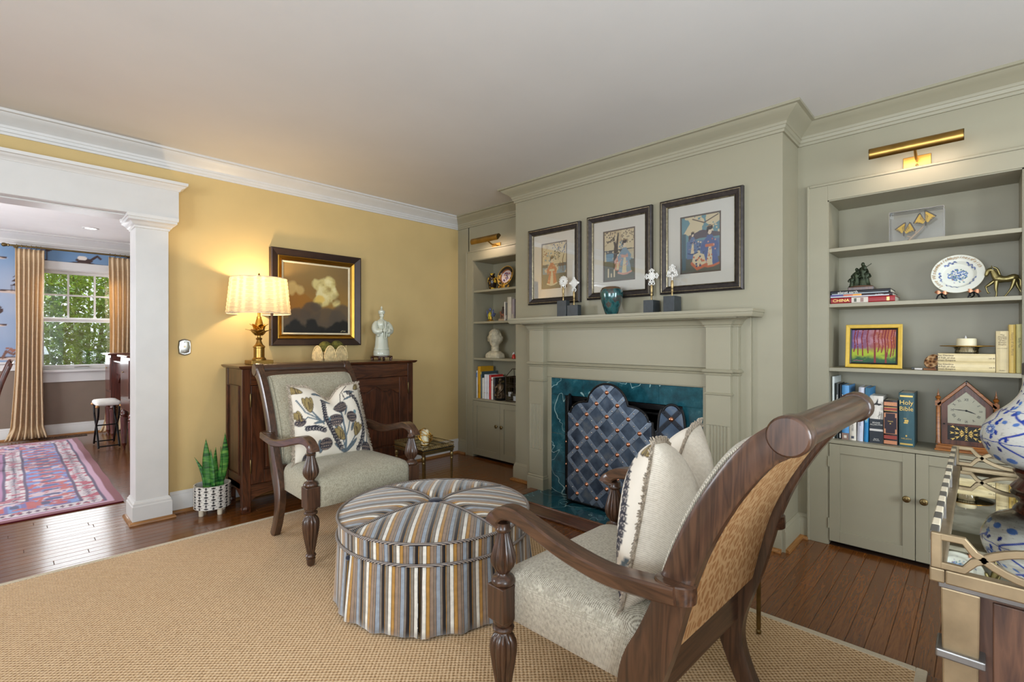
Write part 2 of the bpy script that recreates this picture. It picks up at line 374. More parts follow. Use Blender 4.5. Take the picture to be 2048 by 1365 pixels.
# pier and boxed header of the opening
PX0, PX1, PY0, PY1 = .589, .769, 3.97, 4.168
pr = struct('wall_pier', MB().box(PX0, PX1, PY0, PY1, 0, 2.02), white, bev=.002)
rect = lambda x0, x1, y0, y1: [(x0, y0), (x0, y1), (x1, y1), (x1, y0)]
bprof = [(0, 0), (.016, 0), (.016, .112), (.012, .118), (.012, .13), (.006, .138), (.004, .147), (0, .147)]
struct('plinth', MB().mould(rect(PX0, PX1, PY0, PY1), [(a*1.15, b) for a, b in bprof], closed=True), white, pr)
sprof = [(0, 0), (.020, 0), (.019, .008), (.014, .015), (.006, .019), (0, .020)]
struct('shoe', MB().mould(rect(PX0-.018, PX1+.018, PY0-.018, PY1+.018), sprof, closed=True), shoe, pr, smooth=50)
cap = [(0, 0), (.006, .002), (.008, .014), (.016, .018), (.022, .03), (.034, .042), (.042, .046), (.042, .062), (.048, .064), (.05, .085), (0, .085)]
struct('capital', MB().mould(rect(PX0, PX1, PY0, PY1), cap, 1.938, closed=True), white, pr, smooth=40)
hd = struct('wall_header', MB().box(-2.6, .819, 3.925, 4.215, 2.02, 2.225), white, bev=.002)
cor = [(0, 0), (.006, 0), (.01, .012), (.02, .02), (.03, .026), (.034, .034), (.044, .038), (.046, .056), (0, .056)]
struct('cornice', MB().mould([(.819, 4.04), (.819, 3.925), (-2.6, 3.925)], cor, 2.208, side=1), white, hd, smooth=40)
struct('soffit_panel', MB().box(-2.4, .56, 4.0, 4.14, 2.012, 2.02), white, hd)
mb = MB().box(-2.7, -2.52, PY0, PY1, 0, 2.02); struct('wall_pier', mb, white)
# crown mouldings
crown = [(0, 0), (.010, 0), (.012, .014), (.018, .018), (.022, .034), (.026, .036), (.028, .05), (.045, .066), (.072, .082), (.092, .098), (.096, .104), (.112, .106), (.112, .12), (0, .12)]
struct('trim_1', MB().mould([(-3, YW), (XW, YW)], crown, CZ-.12, side=-1), white, smooth=35)
struct('trim_2', MB().mould([(XW, YW), (XW, CY1), (XC, CY1), (XC, CY0), (XW, CY0), (XW, -2.4)], crown, CZ-.12, side=-1), olive, smooth=35)
struct('trim_3', MB().mould([(-2.9, YF), (1.5, YF), (1.5, 4.17)], [(a*1.25, b*1.25) for a, b in crown], CZ-.15, side=-1), white, smooth=35)
# baseboards
def base(name, path, m, shoe_=True, side=-1):
    o = struct(name, MB().mould(path, bprof, side=side), m, smooth=35)
    if shoe_:
        n = MB().mould(path, [(a+.016, b) for a, b in sprof], side=side); struct('shoe', n, shoe, o, smooth=50)
    return o
base('baseboard_back', [(PX1+.02, YW), (XW-.001, YW)], white)
base('baseboard_right', [(XC, CY0), (XW, CY0), (XW, .745)], olive)
base('baseboard_chimney', [(XW, CY1), (XC, CY1), (XC, 2.70)], olive)
base('baseboard_corner', [(XW, YW-.02), (XW, 3.90)], olive)
base('baseboard_chimney_right', [(XC, .99), (XC, CY0+.001)], olive)
base('baseboard_dining', [(-2.9, YF), (1.5, YF), (1.5, 4.2)], white)
struct('trim_4', MB().mould([(-2.9, YF), (.27, YF)], [(0, 0), (.012, 0), (.014, .07), (.03, .085), (.03, .105), (0, .105)], .835, side=-1), white)
# ---------------------------------------------------------------- dining-room window
w1 = struct('window_1', MB().box(WX0-.10, WX0, YF-.02, YF, WZ0, WZ1+.09).box(WX1, WX1+.10, YF-.02, YF, WZ0, WZ1+.09).box(WX0, WX1, YF-.02, YF, WZ1-.01, WZ1+.09), white, bev=.002)
struct('jamb', MB().box(WX0, WX0+.02, YF, 8.5, WZ0, WZ1).box(WX1-.02, WX1, YF, 8.5, WZ0, WZ1).box(WX0, WX1, YF, 8.5, WZ1-.02, WZ1), white, w1)
struct('sill', MB().box(WX0-.13, WX1+.13, YF-.055, YF+.10, WZ0-.03, WZ0), white, w1, bev=.004)
struct('apron', MB().box(WX0-.10, WX1+.10, YF-.016, YF, WZ0-.155, WZ0-.03), white, w1, bev=.002)
def sash(name, z0, z1, y, bars):
    s = struct(name, MB().box(WX0+.02, WX0+.055, y, y+.035, z0, z1).box(WX1-.055, WX1-.02, y, y+.035, z0, z1).box(WX0+.05, WX1-.05, y, y+.035, z0, z0+.055).box(WX0+.05, WX1-.05, y, y+.035, z1-.04, z1), white, w1, bev=.002)
    if bars:
        for x in (.563, .822): struct('muntin', MB().box(x-.010, x+.010, y+.006, y+.03, z0+.05, z1-.04), white, s)
        struct('muntin', MB().box(WX0+.05, WX1-.05, y+.008, y+.028, 1.765, 1.787), white, s)
    xs = [WX0+.055, .553, .573, .812, .832, WX1-.055] if bars else [WX0+.055, WX1-.055]; zs = [z0+.055, 1.765, 1.787, z1-.04] if bars else [z0+.055, z1-.04]
    for i in range(0, len(xs), 2):
        for j in range(0, len(zs), 2): struct('pane', MB().box(xs[i], xs[i+1], y+.015, y+.018, zs[j], zs[j+1]), pane, s)
sash('upper_sash', 1.435, 2.085, 8.43, True); sash('lower_sash', WZ0, 1.475, 8.385, False)
struct('sash_lift', MB().tube(crv([(.62, 8.385, .855), (.63, 8.365, .86), (.69, 8.36, .862), (.75, 8.365, .86), (.76, 8.385, .855)]), .005), chrome, w1)
# hedge seen through the window
def shrub(name, label, cx, cy, h, rad, n, seed):
    t = thing(name, label, 'shrub', (cx, cy, -.4)); rs = random.Random(seed)
    lm = NT('evergreen_leaf'); oi = lm.n('ShaderNodeTexNoise', i_Vector=lm.tc(), i_Scale=9.).outputs[0]
    lm.set(Base_Color=lm.ramp(oi, [(.3, L(30, 62, 22)), (.5, L(74, 120, 36)), (.7, L(158, 186, 84))]), Roughness=.3, Transmission_Weight=0., Specular_IOR_Level=.7)
    o = lm.t.nodes['Material Output']; tl = lm.n('ShaderNodeBsdfTranslucent', i_0=L(150, 190, 50)); mx = lm.n('ShaderNodeMixShader', i_0=.35, i_1=lm.b.outputs[0], i_2=tl.outputs[0]); lm.t.links.new(mx.outputs[0], o.inputs[0])
    mb = MB()
    for i in range(n):
        a = rs.random()*6.283; r = rad*sqrt(rs.random()); z = rs.random()*h
        if rs.random() < .6: r = rad*(.8+.25*rs.random()); a = rs.uniform(-pi, 0)
        p = Vector((r*1.1*cos(a), r*.6*sin(a), z)); s = rs.uniform(.035, .06)
        M = Matrix.Translation(p)@Matrix.Rotation(rs.random()*6.3, 4, 'Z')@Matrix.Rotation(rs.uniform(-1.1, 1.1), 4, 'X')@Matrix.Rotation(rs.uniform(-1, 1), 4, 'Y')
        mb.add([(0, -s, 0), (s*.42, -.1*s, .12*s), (0, s, 0), (-s*.42, -.1*s, .12*s)], [(0, 1, 2), (0, 2, 3)], M)
    stuff(mk('foliage', mb, lm.m, t))
    tr = MB(); bark = mat('grey_bark', (112, 98, 80), .9, bump=.4)
    for k in range(5):
        x = rs.uniform(-.6, .6)*rad; tr.tube(crv([(x*.3, 0, 0), (x*.6, -.1, h*.3), (x, -.15*rs.random(), h*.6), (x*1.4, 0, h*.95)], 4), [.04]*4+[.03]*4+[.015]*4+[.008], 6)
    mk('trunk', tr, bark, t)
shrub('evergreen_shrub', 'leafy evergreen shrub filling the left of the dining-room window', .22, 9.75, 3.3, .60, 9000, 3)
shrub('evergreen_shrub', 'leafy evergreen shrub showing at the right of the dining-room window', 1.60, 9.80, 3.3, .62, 8000, 4)
shrub('evergreen_shrub', 'tall evergreen shrub standing behind the two at the dining-room window', .95, 11.1, 3.4, 1.0, 12000, 5)
area('sky_over_window', (.7, 9.0, 3.3), (0, -.75, -1), 1.8, .8, 70, (.95, .98, 1.0))
struct('ground', MB().box(-4, 5, 8.5, 14, -.5, -.4), mat('garden_soil', (70, 80, 46), .95))
# ================================================================= FIREPLACE
Yc = 1.845
ft = thing('fireplace_mantel', 'grey-olive painted wooden mantelpiece with fluted pilasters round the fireplace', 'mantel', (XC, Yc, 0))
def loc(mb, name, m, p, **k): return mk(name, mb, m, p, **k)
X0 = -.001      # wall plane in local x; the mantel stands out towards -x
sh = MB(); sh.mould([(0, -.945), (-.20, -.945), (-.20, .945), (0, .945)], [(-.02, 0), (-.012, 0), (-.004, .012), (-.004, .026), (0, .028), (0, .044), (-.02, .044)], 1.334, side=1); sh.box(-.185, X0, -.93, .93, 1.334, 1.3775)
loc(sh, 'shelf', olive, ft, smooth=35)
def band(y0, y1, z0, z1, x): return MB().box(x, X0, y0, y1, z0, z1)
bk = MB()
for a, b in ((-.88, -.62), (.62, .88)): bk.box(-.03, X0, a, b, 0, 1.334)
bk.box(-.03, X0, -.62, .62, .912, 1.334); loc(bk, 'backing_board', olive, ft, bev=.002)
fz = MB().box(-.055, -.03, -.645, .645, 1.03, 1.28); loc(fz, 'frieze_panel', olive, ft, bev=.002)
loc(MB().box(-.055, -.03, -.645, .645, .912, 1.0), 'lower_panel', olive, ft, bev=.002)
for s in (-1, 1):
    y = s*.7175
    p = MB().box(-.096, -.03, y-.0725, y+.0725, .125, 1.28).box(-.105, -.096, y-.0725, y+.0725, .126, .33).box(-.105, -.096, y-.0725, y+.0725, .69, 1.28)
    pf = [(-.096, y-.0725), (-.105, y-.0725)]
    for k in range(6):
        yy = y-.0475+k*.019; pf += [(-.105+.0075*sin(R(q)), yy-.0068*cos(R(q))) for q in (0, 30, 60, 90, 120, 150, 180)]
    pf += [(-.105, y+.0725), (-.096, y+.0725)]; p.prism(pf, .33, .69, 'z')
    p.box(-.07, -.03, y-.105 if s < 0 else y+.07, y-.07 if s < 0 else y+.105, .0, 1.28)
    o = loc(p, 'pilaster', olive, ft, bev=.002)
    loc(MB().mould([(-.03, y-.0725), (-.105, y-.0725), (-.105, y+.0725), (-.03, y+.0725)], [(0, 0), (.012, 0), (.012, .1), (.008, .108), (.01, .118), (.004, .126), (0, .126)], 0, side=1).box(-.116, -.03, y-.083, y+.083, 0, .1), 'plinth', olive, o, bev=.001)
    loc(MB().mould([(-.03, y-.0725), (-.105, y-.0725), (-.105, y+.0725), (-.03, y+.0725)], [(0, 0), (.008, .003), (.009, .009), (.004, .013), (0, .015)], .872, side=1), 'necking', olive, o)
mid = [(0, 0), (.005, .002), (.007, .008), (.004, .012), (.008, .016), (.016, .02), (.018, .028), (.012, .034), (.006, .038), (0, .038)]
stp = lambda x: [(-.03, -.88+x), (-.07, -.88+x), (-.07, -.79), (-.105, -.79), (-.105, -.645), (-.055, -.645), (-.055, .645), (-.105, .645), (-.105, .79), (-.07, .79), (-.07, .88-x), (-.03, .88-x)]
loc(MB().mould(stp(.0575), mid, .99, side=1), 'architrave_moulding', olive, ft, smooth=30)
loc(MB().mould(stp(.0575), [(0, 0), (.004, 0), (.006, .010), (.012, .014), (.018, .03), (.034, .045), (.05, .05), (.05, .054), (0, .054)], 1.28, side=1), 'cornice_moulding', olive, ft, smooth=30)
loc(MB().box(-.05, -.03, -.645, -.605, .0, .93).box(-.05, -.03, .605, .645, .0, .93).box(-.05, -.03, -.605, .605, .905, .93), 'opening_trim', olive, ft, bev=.003)
# green marble tiles
mt = NT('green_marble'); nz = mt.n('ShaderNodeTexNoise', i_Vector=mt.tc(), i_Scale=9., i_Detail=8., i_Roughness=.7).outputs[0]
dn = mt.n('ShaderNodeTexNoise', i_Vector=mt.tc(), i_Scale=3.5, i_Detail=3., i_Distortion=.6).outputs[0]
vein = mt.math('LESS_THAN', mt.math('ABSOLUTE', mt.math('SUBTRACT', dn, .52)), .0045)
v2 = mt.math('LESS_THAN', mt.math('ABSOLUTE', mt.math('SUBTRACT', nz, .62)), .004)
c = mt.ramp(nz, [(.3, L(18, 52, 62)), (.55, L(32, 84, 96)), (.8, L(66, 122, 130))]); c = mt.mix(mt.math('MULTIPLY', vein, .75), c, L(170, 205, 205)); c = mt.mix(mt.math('MULTIPLY', v2, .3), c, L(140, 180, 180))
mt.set(Base_Color=c, Roughness=.12, Coat_Weight=.3); marble = mt.m
su = thing('marble_surround', 'veined dark green marble tiles framing the firebox opening', 'tiles', (XC, Yc, 0))
def tile(p, x0, x1, y0, y1, z0, z1): mk('tile', MB().box(x0, x1, y0+.0006, y1-.0006, z0+.0006, z1-.0006), marble, p, bev=.0012)
ys = [-.606, -.31, -.004, .298, .606]
for a, b in zip(ys[:-1], ys[1:]): tile(su, -.046, -.002, a, b, .775, .904)
for a, b in ((-.606, -.472), (.472, .606)):
    for z0, z1 in ((.0, .165), (.165, .47), (.47, .775)): tile(su, -.046, -.002, a, b, z0, z1)
he = thing('hearth', 'polished green marble hearth with a dark stained wooden border', 'hearth', (XC, Yc, 0))
for k in range(5):
    a = -.68+k*.272; mk('tile', MB().box(-.385, -.048, a+.0006, a+.2714, .0, .014), marble, he, bev=.001)
    if k == 0: continue
hb = wood('hearth_border', (70, 40, 24), (120, 74, 44), 1, .3, 1., .4, False)
mk('border', MB().box(-.545, -.385, -.76, .76, 0, .016), hb, he, bev=.005); 
for s in (-1, 1): mk('border', MB().box(-.385, -.12, min(s*.68, s*.76), max(s*.68, s*.76), 0, .018), hb, he, bev=.006)
mk('border_bead', MB().tube([(-.40, -.70, .017), (-.40, .70, .017)], .008, 8), hb, he, smooth=60)
# firebox
fb = thing('firebox', 'blackened firebox with iron insert behind the studded screen', 'firebox', (XC, Yc, 0))
soot = mat('sooty_brick', (30, 28, 27), .95, var=.25, vs=20, bump=.5)
mb = MB(); 
for r_ in range(9):
    for k in range(6):
        a = -.54+(k-.5*(r_ % 2))*.2; y0, y1 = max(a, -.54), min(a+.194, .54)
        if y1-y0 > .02: mb.box(.40, .44, y0, y1, .02+r_*.09, .02+r_*.09+.083)
bw = mk('back_bricks', mb, soot, fb); stuff(bw)
mk('side_wall', MB().box(-.03, .45, -.545, -.50, 0, .84).box(-.03, .45, .50, .545, 0, .84).box(-.03, .45, -.5, .5, .80, .84).box(-.03, .45, -.5, .5, .0, .012), soot, fb)
mk('insert_frame', MB().box(-.045, -.02, -.472, -.445, .0, .772).box(-.045, -.02, .445, .472, 0, .772).box(-.045, -.02, -.445, .445, .735, .772).box(-.04, -.03, -.445, .445, .70, .715), iron, fb, bev=.003)
gr = MB()
for k in range(9): gr.tube([(.06, -.24+k*.06, .10), (.30, -.26+k*.065, .10), (.33, -.26+k*.065, .17)], .009, 6)
for y in (-.2, .2): gr.tube([(.08, y, .012), (.08, y, .1)], .011, 6); gr.tube([(.3, y, .012), (.3, y, .1)], .011, 6)
mk('grate', gr, iron, fb)
# fire screen
steel = NT('blued_steel'); nz = steel.n('ShaderNodeTexNoise', i_Vector=steel.tc(), i_Scale=9., i_Detail=5.).outputs[0]
steel.set(Base_Color=steel.ramp(nz, [(.3, L(44, 54, 70)), (.55, L(82, 98, 118)), (.75, L(122, 126, 130))]), Metallic=.55, Roughness=.38); steel = steel.m
strapm = mat('steel_strap', (128, 142, 160), .36, .6, .12, 30); copper = mat('copper', (214, 150, 118), .25, 1., .03); dkst = mat('dark_strap', (52, 54, 60), .42, .85, .1)
def panel(parent, hw, zs, ear, rl, rt, zt, M, sm, sp, dark):
    """arched plate: sides to zs, small ear, lobe of radius rl, top round of radius rt peaking at zt"""
    zc = zt-rt; h = [(hw, .02), (hw, zs), (hw-ear, zs)]; x1 = hw-ear; xa = rt*.98; zl = zc+.03
    h += [(x1-(x1-xa)*(1-cos(R(a))), zs+(zl-zs)*sin(R(a))) for a in range(15, 91, 15)]
    h += [(rt*cos(R(a)), zc+rt*sin(R(a))) for a in range(10, 90, 10)]
    out = h+[(0, zt)]+[(-x, z) for x, z in h[::-1]]
    P3 = lambda x, y, z: M@Vector((x, y, z))
    pl = MB().prism([(p[0], p[1]) for p in out], -.003, .003, M=M); o = mk('plate', pl, steel, parent)
    mk('rim', MB().tube([(p[0], -.002, p[1]) for p in out], .008, 8, closed=True, M=M), iron, parent, smooth=60)
    def inside(x, z):
        c = False
        for i in range(len(out)):
            (a, b), (d, e) = out[i-1], out[i]
            if (b > z) != (e > z) and x < (d-a)*(z-b)/(e-b)+a: c = not c
        return c
    st = MB(); n = int(1.2/sp)
    for k in range(-n*2, n*2):
        for sg in (1, -1):
            c0 = k*2*sp+(sp if dark else 0); pts = []
            for q in range(0, 500):
                z = .03+q*.002; x = sg*(z-zs)+c0
                if inside(x, z): pts.append((x, z))
            if len(pts) > 25:
                a, b = Vector((pts[0][0], -.0045-.001*sg, pts[0][1])), Vector((pts[-1][0], -.0045-.001*sg, pts[-1][1]))
                st.strip([a, (a+b)/2, b], (1, 0, -sg), .0145, .0022, M=M)
    mk('strap_lattice', st, dkst if dark else strapm, parent)
    sb = MB().lathe([(.0155, 0), (.0155, .003), (.0115, .007), (.0115, .010), (.006, .0145), (.0004, .016)], 12); s0 = None; rv = MB()
    for i in range(-8, 9):
        for j in range(-10, 10):
            if (i+j) % 2 == (1 if dark else 0):
                x, z = i*sp, zs+j*sp
                if z > .05 and inside(x, z) and inside(x*1.03, z+.012):
                    if s0 is None: s0 = mk('stud', sb, copper, parent, smooth=40); q = s0
                    else: q = s0.copy(); COL.objects.link(q)
                    q.parent = parent; q.matrix_local = M@Matrix.Translation((x, -.0055, z))@Matrix.Rotation(pi/2, 4, 'X')
            for sg in (1, -1):
                if (i+j) % 2 == (1 if dark else 0):
                    x, z = (i+.5)*sp, zs+(j+.5*sg)*sp
                    if z > .05 and inside(x, z): rv.ell((x, -.007, z), .0052, .003, .0052, 8, 5, M=M)
    stuff(mk('rivets', rv, chrome if not dark else dkst, parent, smooth=60))
fs = thing('fire_screen', 'arched three-fold blued steel fire screen with riveted lattice straps and copper studs', 'fire screen', (2.865, Yc, .0145))
fc = basis((0, 0, 0), (0, -1, 0), (1, 0, 0)); fc = Matrix(((0, 1, 0, 0), (-1, 0, 0, 0), (0, 0, 1, 0), (0, 0, 0, 1)))
panel(fs, .34, .66, .03, .14, .165, .885, fc, steel, .083, False)
for s, a in ((1, 35), (-1, 62)):
    M = Matrix.Translation((.008, -s*.345, 0))@Matrix.Rotation(s*R(a), 4, 'Z')@fc@Matrix.Translation((s*.105, 0, 0))
    panel(fs, .098, .60, .014, .06, .052, .775, M, steel, .083, True)
for y in (-.346, .346): mk('hinge', MB().lathe([(.006, .1), (.006, .62)], 8, (.006, y, 0)), iron, fs)
for y in (-.3, .3): mk('foot', MB().tube([(-.06, y, .006), (.06, y, .006)], .006, 6), iron, fs)

# ================================================================= BOOKCASES
def bookcase(label, y0, y1, zs, zc, mirror):
    yc = (y0+y1)/2; w = (y1-y0)/2; t = thing('built_in_bookcase', label, 'bookcase', (3.35, yc, 0)); top = 2.022; D = .30
    mk('casing', MB().box(0, .02, -w-.095, -w, 0, top+.09).box(0, .02, w, w+.095, 0, top+.09).box(0, .02, -w, w, top, top+.09), olive, t, bev=.0015)
    mk('back_band', MB().box(-.008, .02, -w-.105, -w-.092, 0, top+.1).box(-.008, .02, w+.092, w+.105, 0, top+.1).box(-.008, .02, -w-.092, w+.092, top+.088, top+.102), olive, t, bev=.003)
    mk('side_panel', MB().box(.006, D, -w-.02, -w+.006, 0, top), olive, t); mk('side_panel', MB().box(.006, D, w-.006, w+.02, 0, top), olive, t)
    mk('back_panel', MB().box(D-.01, D, -w, w, 0, top+.02), olive, t); mk('head_panel', MB().box(.006, D, -w, w, top-.006, top+.02), olive, t)
    for z in zs: mk('shelf', MB().box(.008, D-.01, -w+.006, w-.006, z-.021, z), olive, t, bev=.0015)
    mk('counter', MB().box(-.004, D-.01, -w+.006, w-.006, zc-.02, zc), olive, t, bev=.002)
    mk('bottom_panel', MB().box(.03, D-.01, -w, w, .03, .045), olive, t); mk('toe_board', MB().box(.07, .09, -w, w, 0, .03), black, t)
    for s in (-1, 1):
        a, b = (-w+.009, -.0015) if s < 0 else (.0015, w-.009); z0, z1 = .027, zc-.024; q = .052
        d = mk('door', MB().box(.0, .02, a, a+q, z0, z1).box(.0, .02, b-q, b, z0, z1).box(.0, .02, a+q, b-q, z0, z0+q+.012).box(.0, .02, a+q, b-q, z1-q, z1).box(.009, .018, a+q, b-q, z0+q, z1-q), olive, t, bev=.001)
        yk = b-.034 if s < 0 else a+.034
        M = Matrix.Translation((0, yk, .352))@Matrix.Rotation(-pi/2, 4, 'Y')
        mk('knob', MB().lathe([(.007, 0), (.006, .012), (.016, .018), (.018, .023), (.015, .027), (.009, .0285), (.008, .027), (.0005, .029)], 18, M=M), dkbrass, d, smooth=45)
        ye = a-.004 if s < 0 else b+.004
        for zz in (.10, .46): mk('hinge', MB().lathe([(.0045, 0), (.0045, .06)], 8, (-.002, ye, zz)), olive, d, smooth=60)
    return t
bookcase('built-in bookcase at the right of the fireplace with blue and white plate', -.152, .646, (1.738, 1.414, 1.040), .619, 1)
bookcase('built-in bookcase in the corner left of the fireplace with a plaster head', 2.985, 3.782, (1.712, 1.392, 1.020), .604, -1)
def piclight(label, y, z):
    t = thing('picture_light', label, 'lamp', (3.37, y, z))
    mk('backplate', MB().box(-.012, 0, -.058, .058, -.075, -.008), brass, t, bev=.002)
    for zz in (-.025, -.058): mk('screw', MB().ell((-.013, 0, zz), .004, .007, .007, 10, 6), dkbrass, t, smooth=60)
    mk('arm', MB().tube(crv([(-.01, 0, -.03), (-.06, 0, -.032), (-.10, 0, -.015), (-.14, 0, .004)]), .007, 8), brass, t, smooth=60)
    n = 10; prof = [(-.155-.030*cos(R(a)), .004+.032*sin(R(a))) for a in np.linspace(-62, 150, 14)]
    ring = lambda yy, k: [(-.155+(x+.155)*k, yy, .0+(zz)*k) for x, zz in prof]
    mb = MB(); o = ring(-.185, 1); i_ = ring(-.185, .95); o2 = ring(.185, 1); i2 = ring(.185, .95)
    mb.loft([o+i_[::-1], o2+i2[::-1]], cap=True); mk('hood', mb, brass, t, smooth=40)
    [mk('end_cap', MB().prism([(p[0], p[2]) for p in ring(0, 1)], q-.002, q+.002), dkbrass, t) for q in (-.185, .185)]
    em = NT('warm_bulb'); em.set(Emission_Color=(1, .72, .45, 1), Emission_Strength=4.); mk('bulb', MB().tube([(-.155, -.14, .006), (-.155, .14, .006)], .008, 8), em.m, t, smooth=60)
    l = area('picture_lamp', (3.21, y, z-.012), (.55, 0, -1), .30, .03, .75, (1, .78, .60)); return t
piclight('brass picture light over the right-hand bookcase', .241, 2.19); piclight('brass picture light over the left-hand corner bookcase', 3.445, 2.17)
# ================================================================= RUG, CHAIRS, OTTOMAN
def uvset(o, fn):
    l = o.data.uv_layers.new(name='UVMap'); vs = o.data.vertices
    for p in o.data.polygons:
        for li in p.loop_indices: l.data[li].uv = fn(vs[o.data.loops[li].vertex_index].co, p)
rg = thing('area_rug', 'large tan woven sisal rug with a cream bound edge', 'rug', (0, 0, 0))
sis = NT('sisal'); x = sis.n('ShaderNodeSeparateXYZ', i_0=sis.tc()); k = pi/.0098
wa = sis.math('SINE', sis.math('MULTIPLY', x.outputs[0], k)); wb = sis.math('SINE', sis.math('MULTIPLY', x.outputs[1], k))
nz = sis.n('ShaderNodeTexNoise', i_Vector=sis.tc(), i_Scale=160., i_Detail=2.).outputs[0]; big = sis.n('ShaderNodeTexNoise', i_Vector=sis.map((1, .25, 1)), i_Scale=4., i_Detail=4.).outputs[0]
h = sis.math('ADD', sis.math('MULTIPLY', sis.math('MULTIPLY', wa, wb), .42), sis.math('MULTIPLY', nz, .9))
c = sis.ramp(h, [(.10, L(130, 94, 58)), (.36, L(200, 166, 124)), (.8, L(230, 204, 168))]); c = sis.mix(sis.math('MULTIPLY', big, .35), c, L(190, 154, 108))
sis.set(Base_Color=c, Roughness=.85, Specular_IOR_Level=.12, Sheen_Weight=.1); sis.bump(h, .6, .004)
RX0, RX1, RY0, RY1 = -1.9, 2.297, .135, 3.45
mk('weave', MB().box(RX0+.03, RX1-.03, RY0+.03, RY1-.03, 0, .009), sis.m, rg)
bind = weave('cotton_binding', (206, 194, 170), (180, 166, 140), .004, .85, .2)
for q in ((RX0, RX1, RY1-.032, RY1), (RX0, RX1, RY0, RY0+.032), (RX1-.032, RX1, RY0+.032, RY1-.032), (RX0, RX0+.032, RY0+.032, RY1-.032)): mk('binding', MB().box(*q, 0, .0115), bind, rg, bev=.004)
fab = weave('oat_upholstery', (212, 205, 188), (128, 120, 104), .0030, .9, .55)
fab2 = weave('sage_oat_upholstery', (194, 189, 168), (126, 118, 98), .0030, .9, .55)
leo = NT('tan_leopard_weave'); vo = leo.n('ShaderNodeTexVoronoi', i_Vector=leo.map((1, 1, .6), (.3, .2, 0)), i_Scale=42., feature='DISTANCE_TO_EDGE').outputs[0]
vn = leo.n('ShaderNodeTexNoise', i_Vector=leo.tc(), i_Scale=60.).outputs[0]
leo.set(Base_Color=leo.ramp(leo.math('ADD', vo, leo.math('MULTIPLY', vn, .2)), [(.1, L(190, 152, 108)), (.20, L(182, 144, 100)), (.27, L(160, 116, 74))]), Roughness=.8, Specular_IOR_Level=.2); leo = leo.m
bp = crv([(.205, .425), (.232, .54), (.262, .65), (.31, .76), (.37, .865), (.43, .95)], 5)
def bpos(v):
    t = v*(len(bp)-1); i = min(int(t), len(bp)-2); f = t-i; a, b = bp[i], bp[i+1]; p = (a[0]+(b[0]-a[0])*f, a[1]+(b[1]-a[1])*f); d = Vector((b[0]-a[0], b[1]-a[1])).normalized(); return p, (-d.y, d.x)
def rrect(hx, y0, y1, r, n=6):
    pts = []
    for cx, cy, a in ((hx-r, y1-r, 0), (-hx+r, y1-r, 90), (-hx+r, y0+r, 180), (hx-r, y0+r, 270)): pts += [(cx+r*cos(R(a+90*k/n)), cy+r*sin(R(a+90*k/n))) for k in range(n+1)]
    return pts
leg_prof = [(.013, 0), (.017, .004), (.02, .012), (.022, .03), (.024, .04), (.016, .046), (.025, .05), (.027, .055), (.025, .061), (.019, .066), (.022, .08), (.029, .115), (.037, .16), (.043, .20), (.044, .222), (.041, .242), (.032, .258), (.022, .266), (.021, .270), (.033, .274), (.035, .281), (.031, .287), (.025, .290), (.025, .296), (.034, .30), (.035, .309)]
post_prof = [(.034, .419), (.038, .424), (.039, .431), (.034, .441), (.024, .446), (.02, .450), (.019, .454), (.026, .462), (.036, .476), (.0415, .492), (.041, .504), (.036, .524), (.028, .55), (.021, .572), (.019, .582), (.024, .587), (.025, .593), (.022, .598), (.022, .612)]
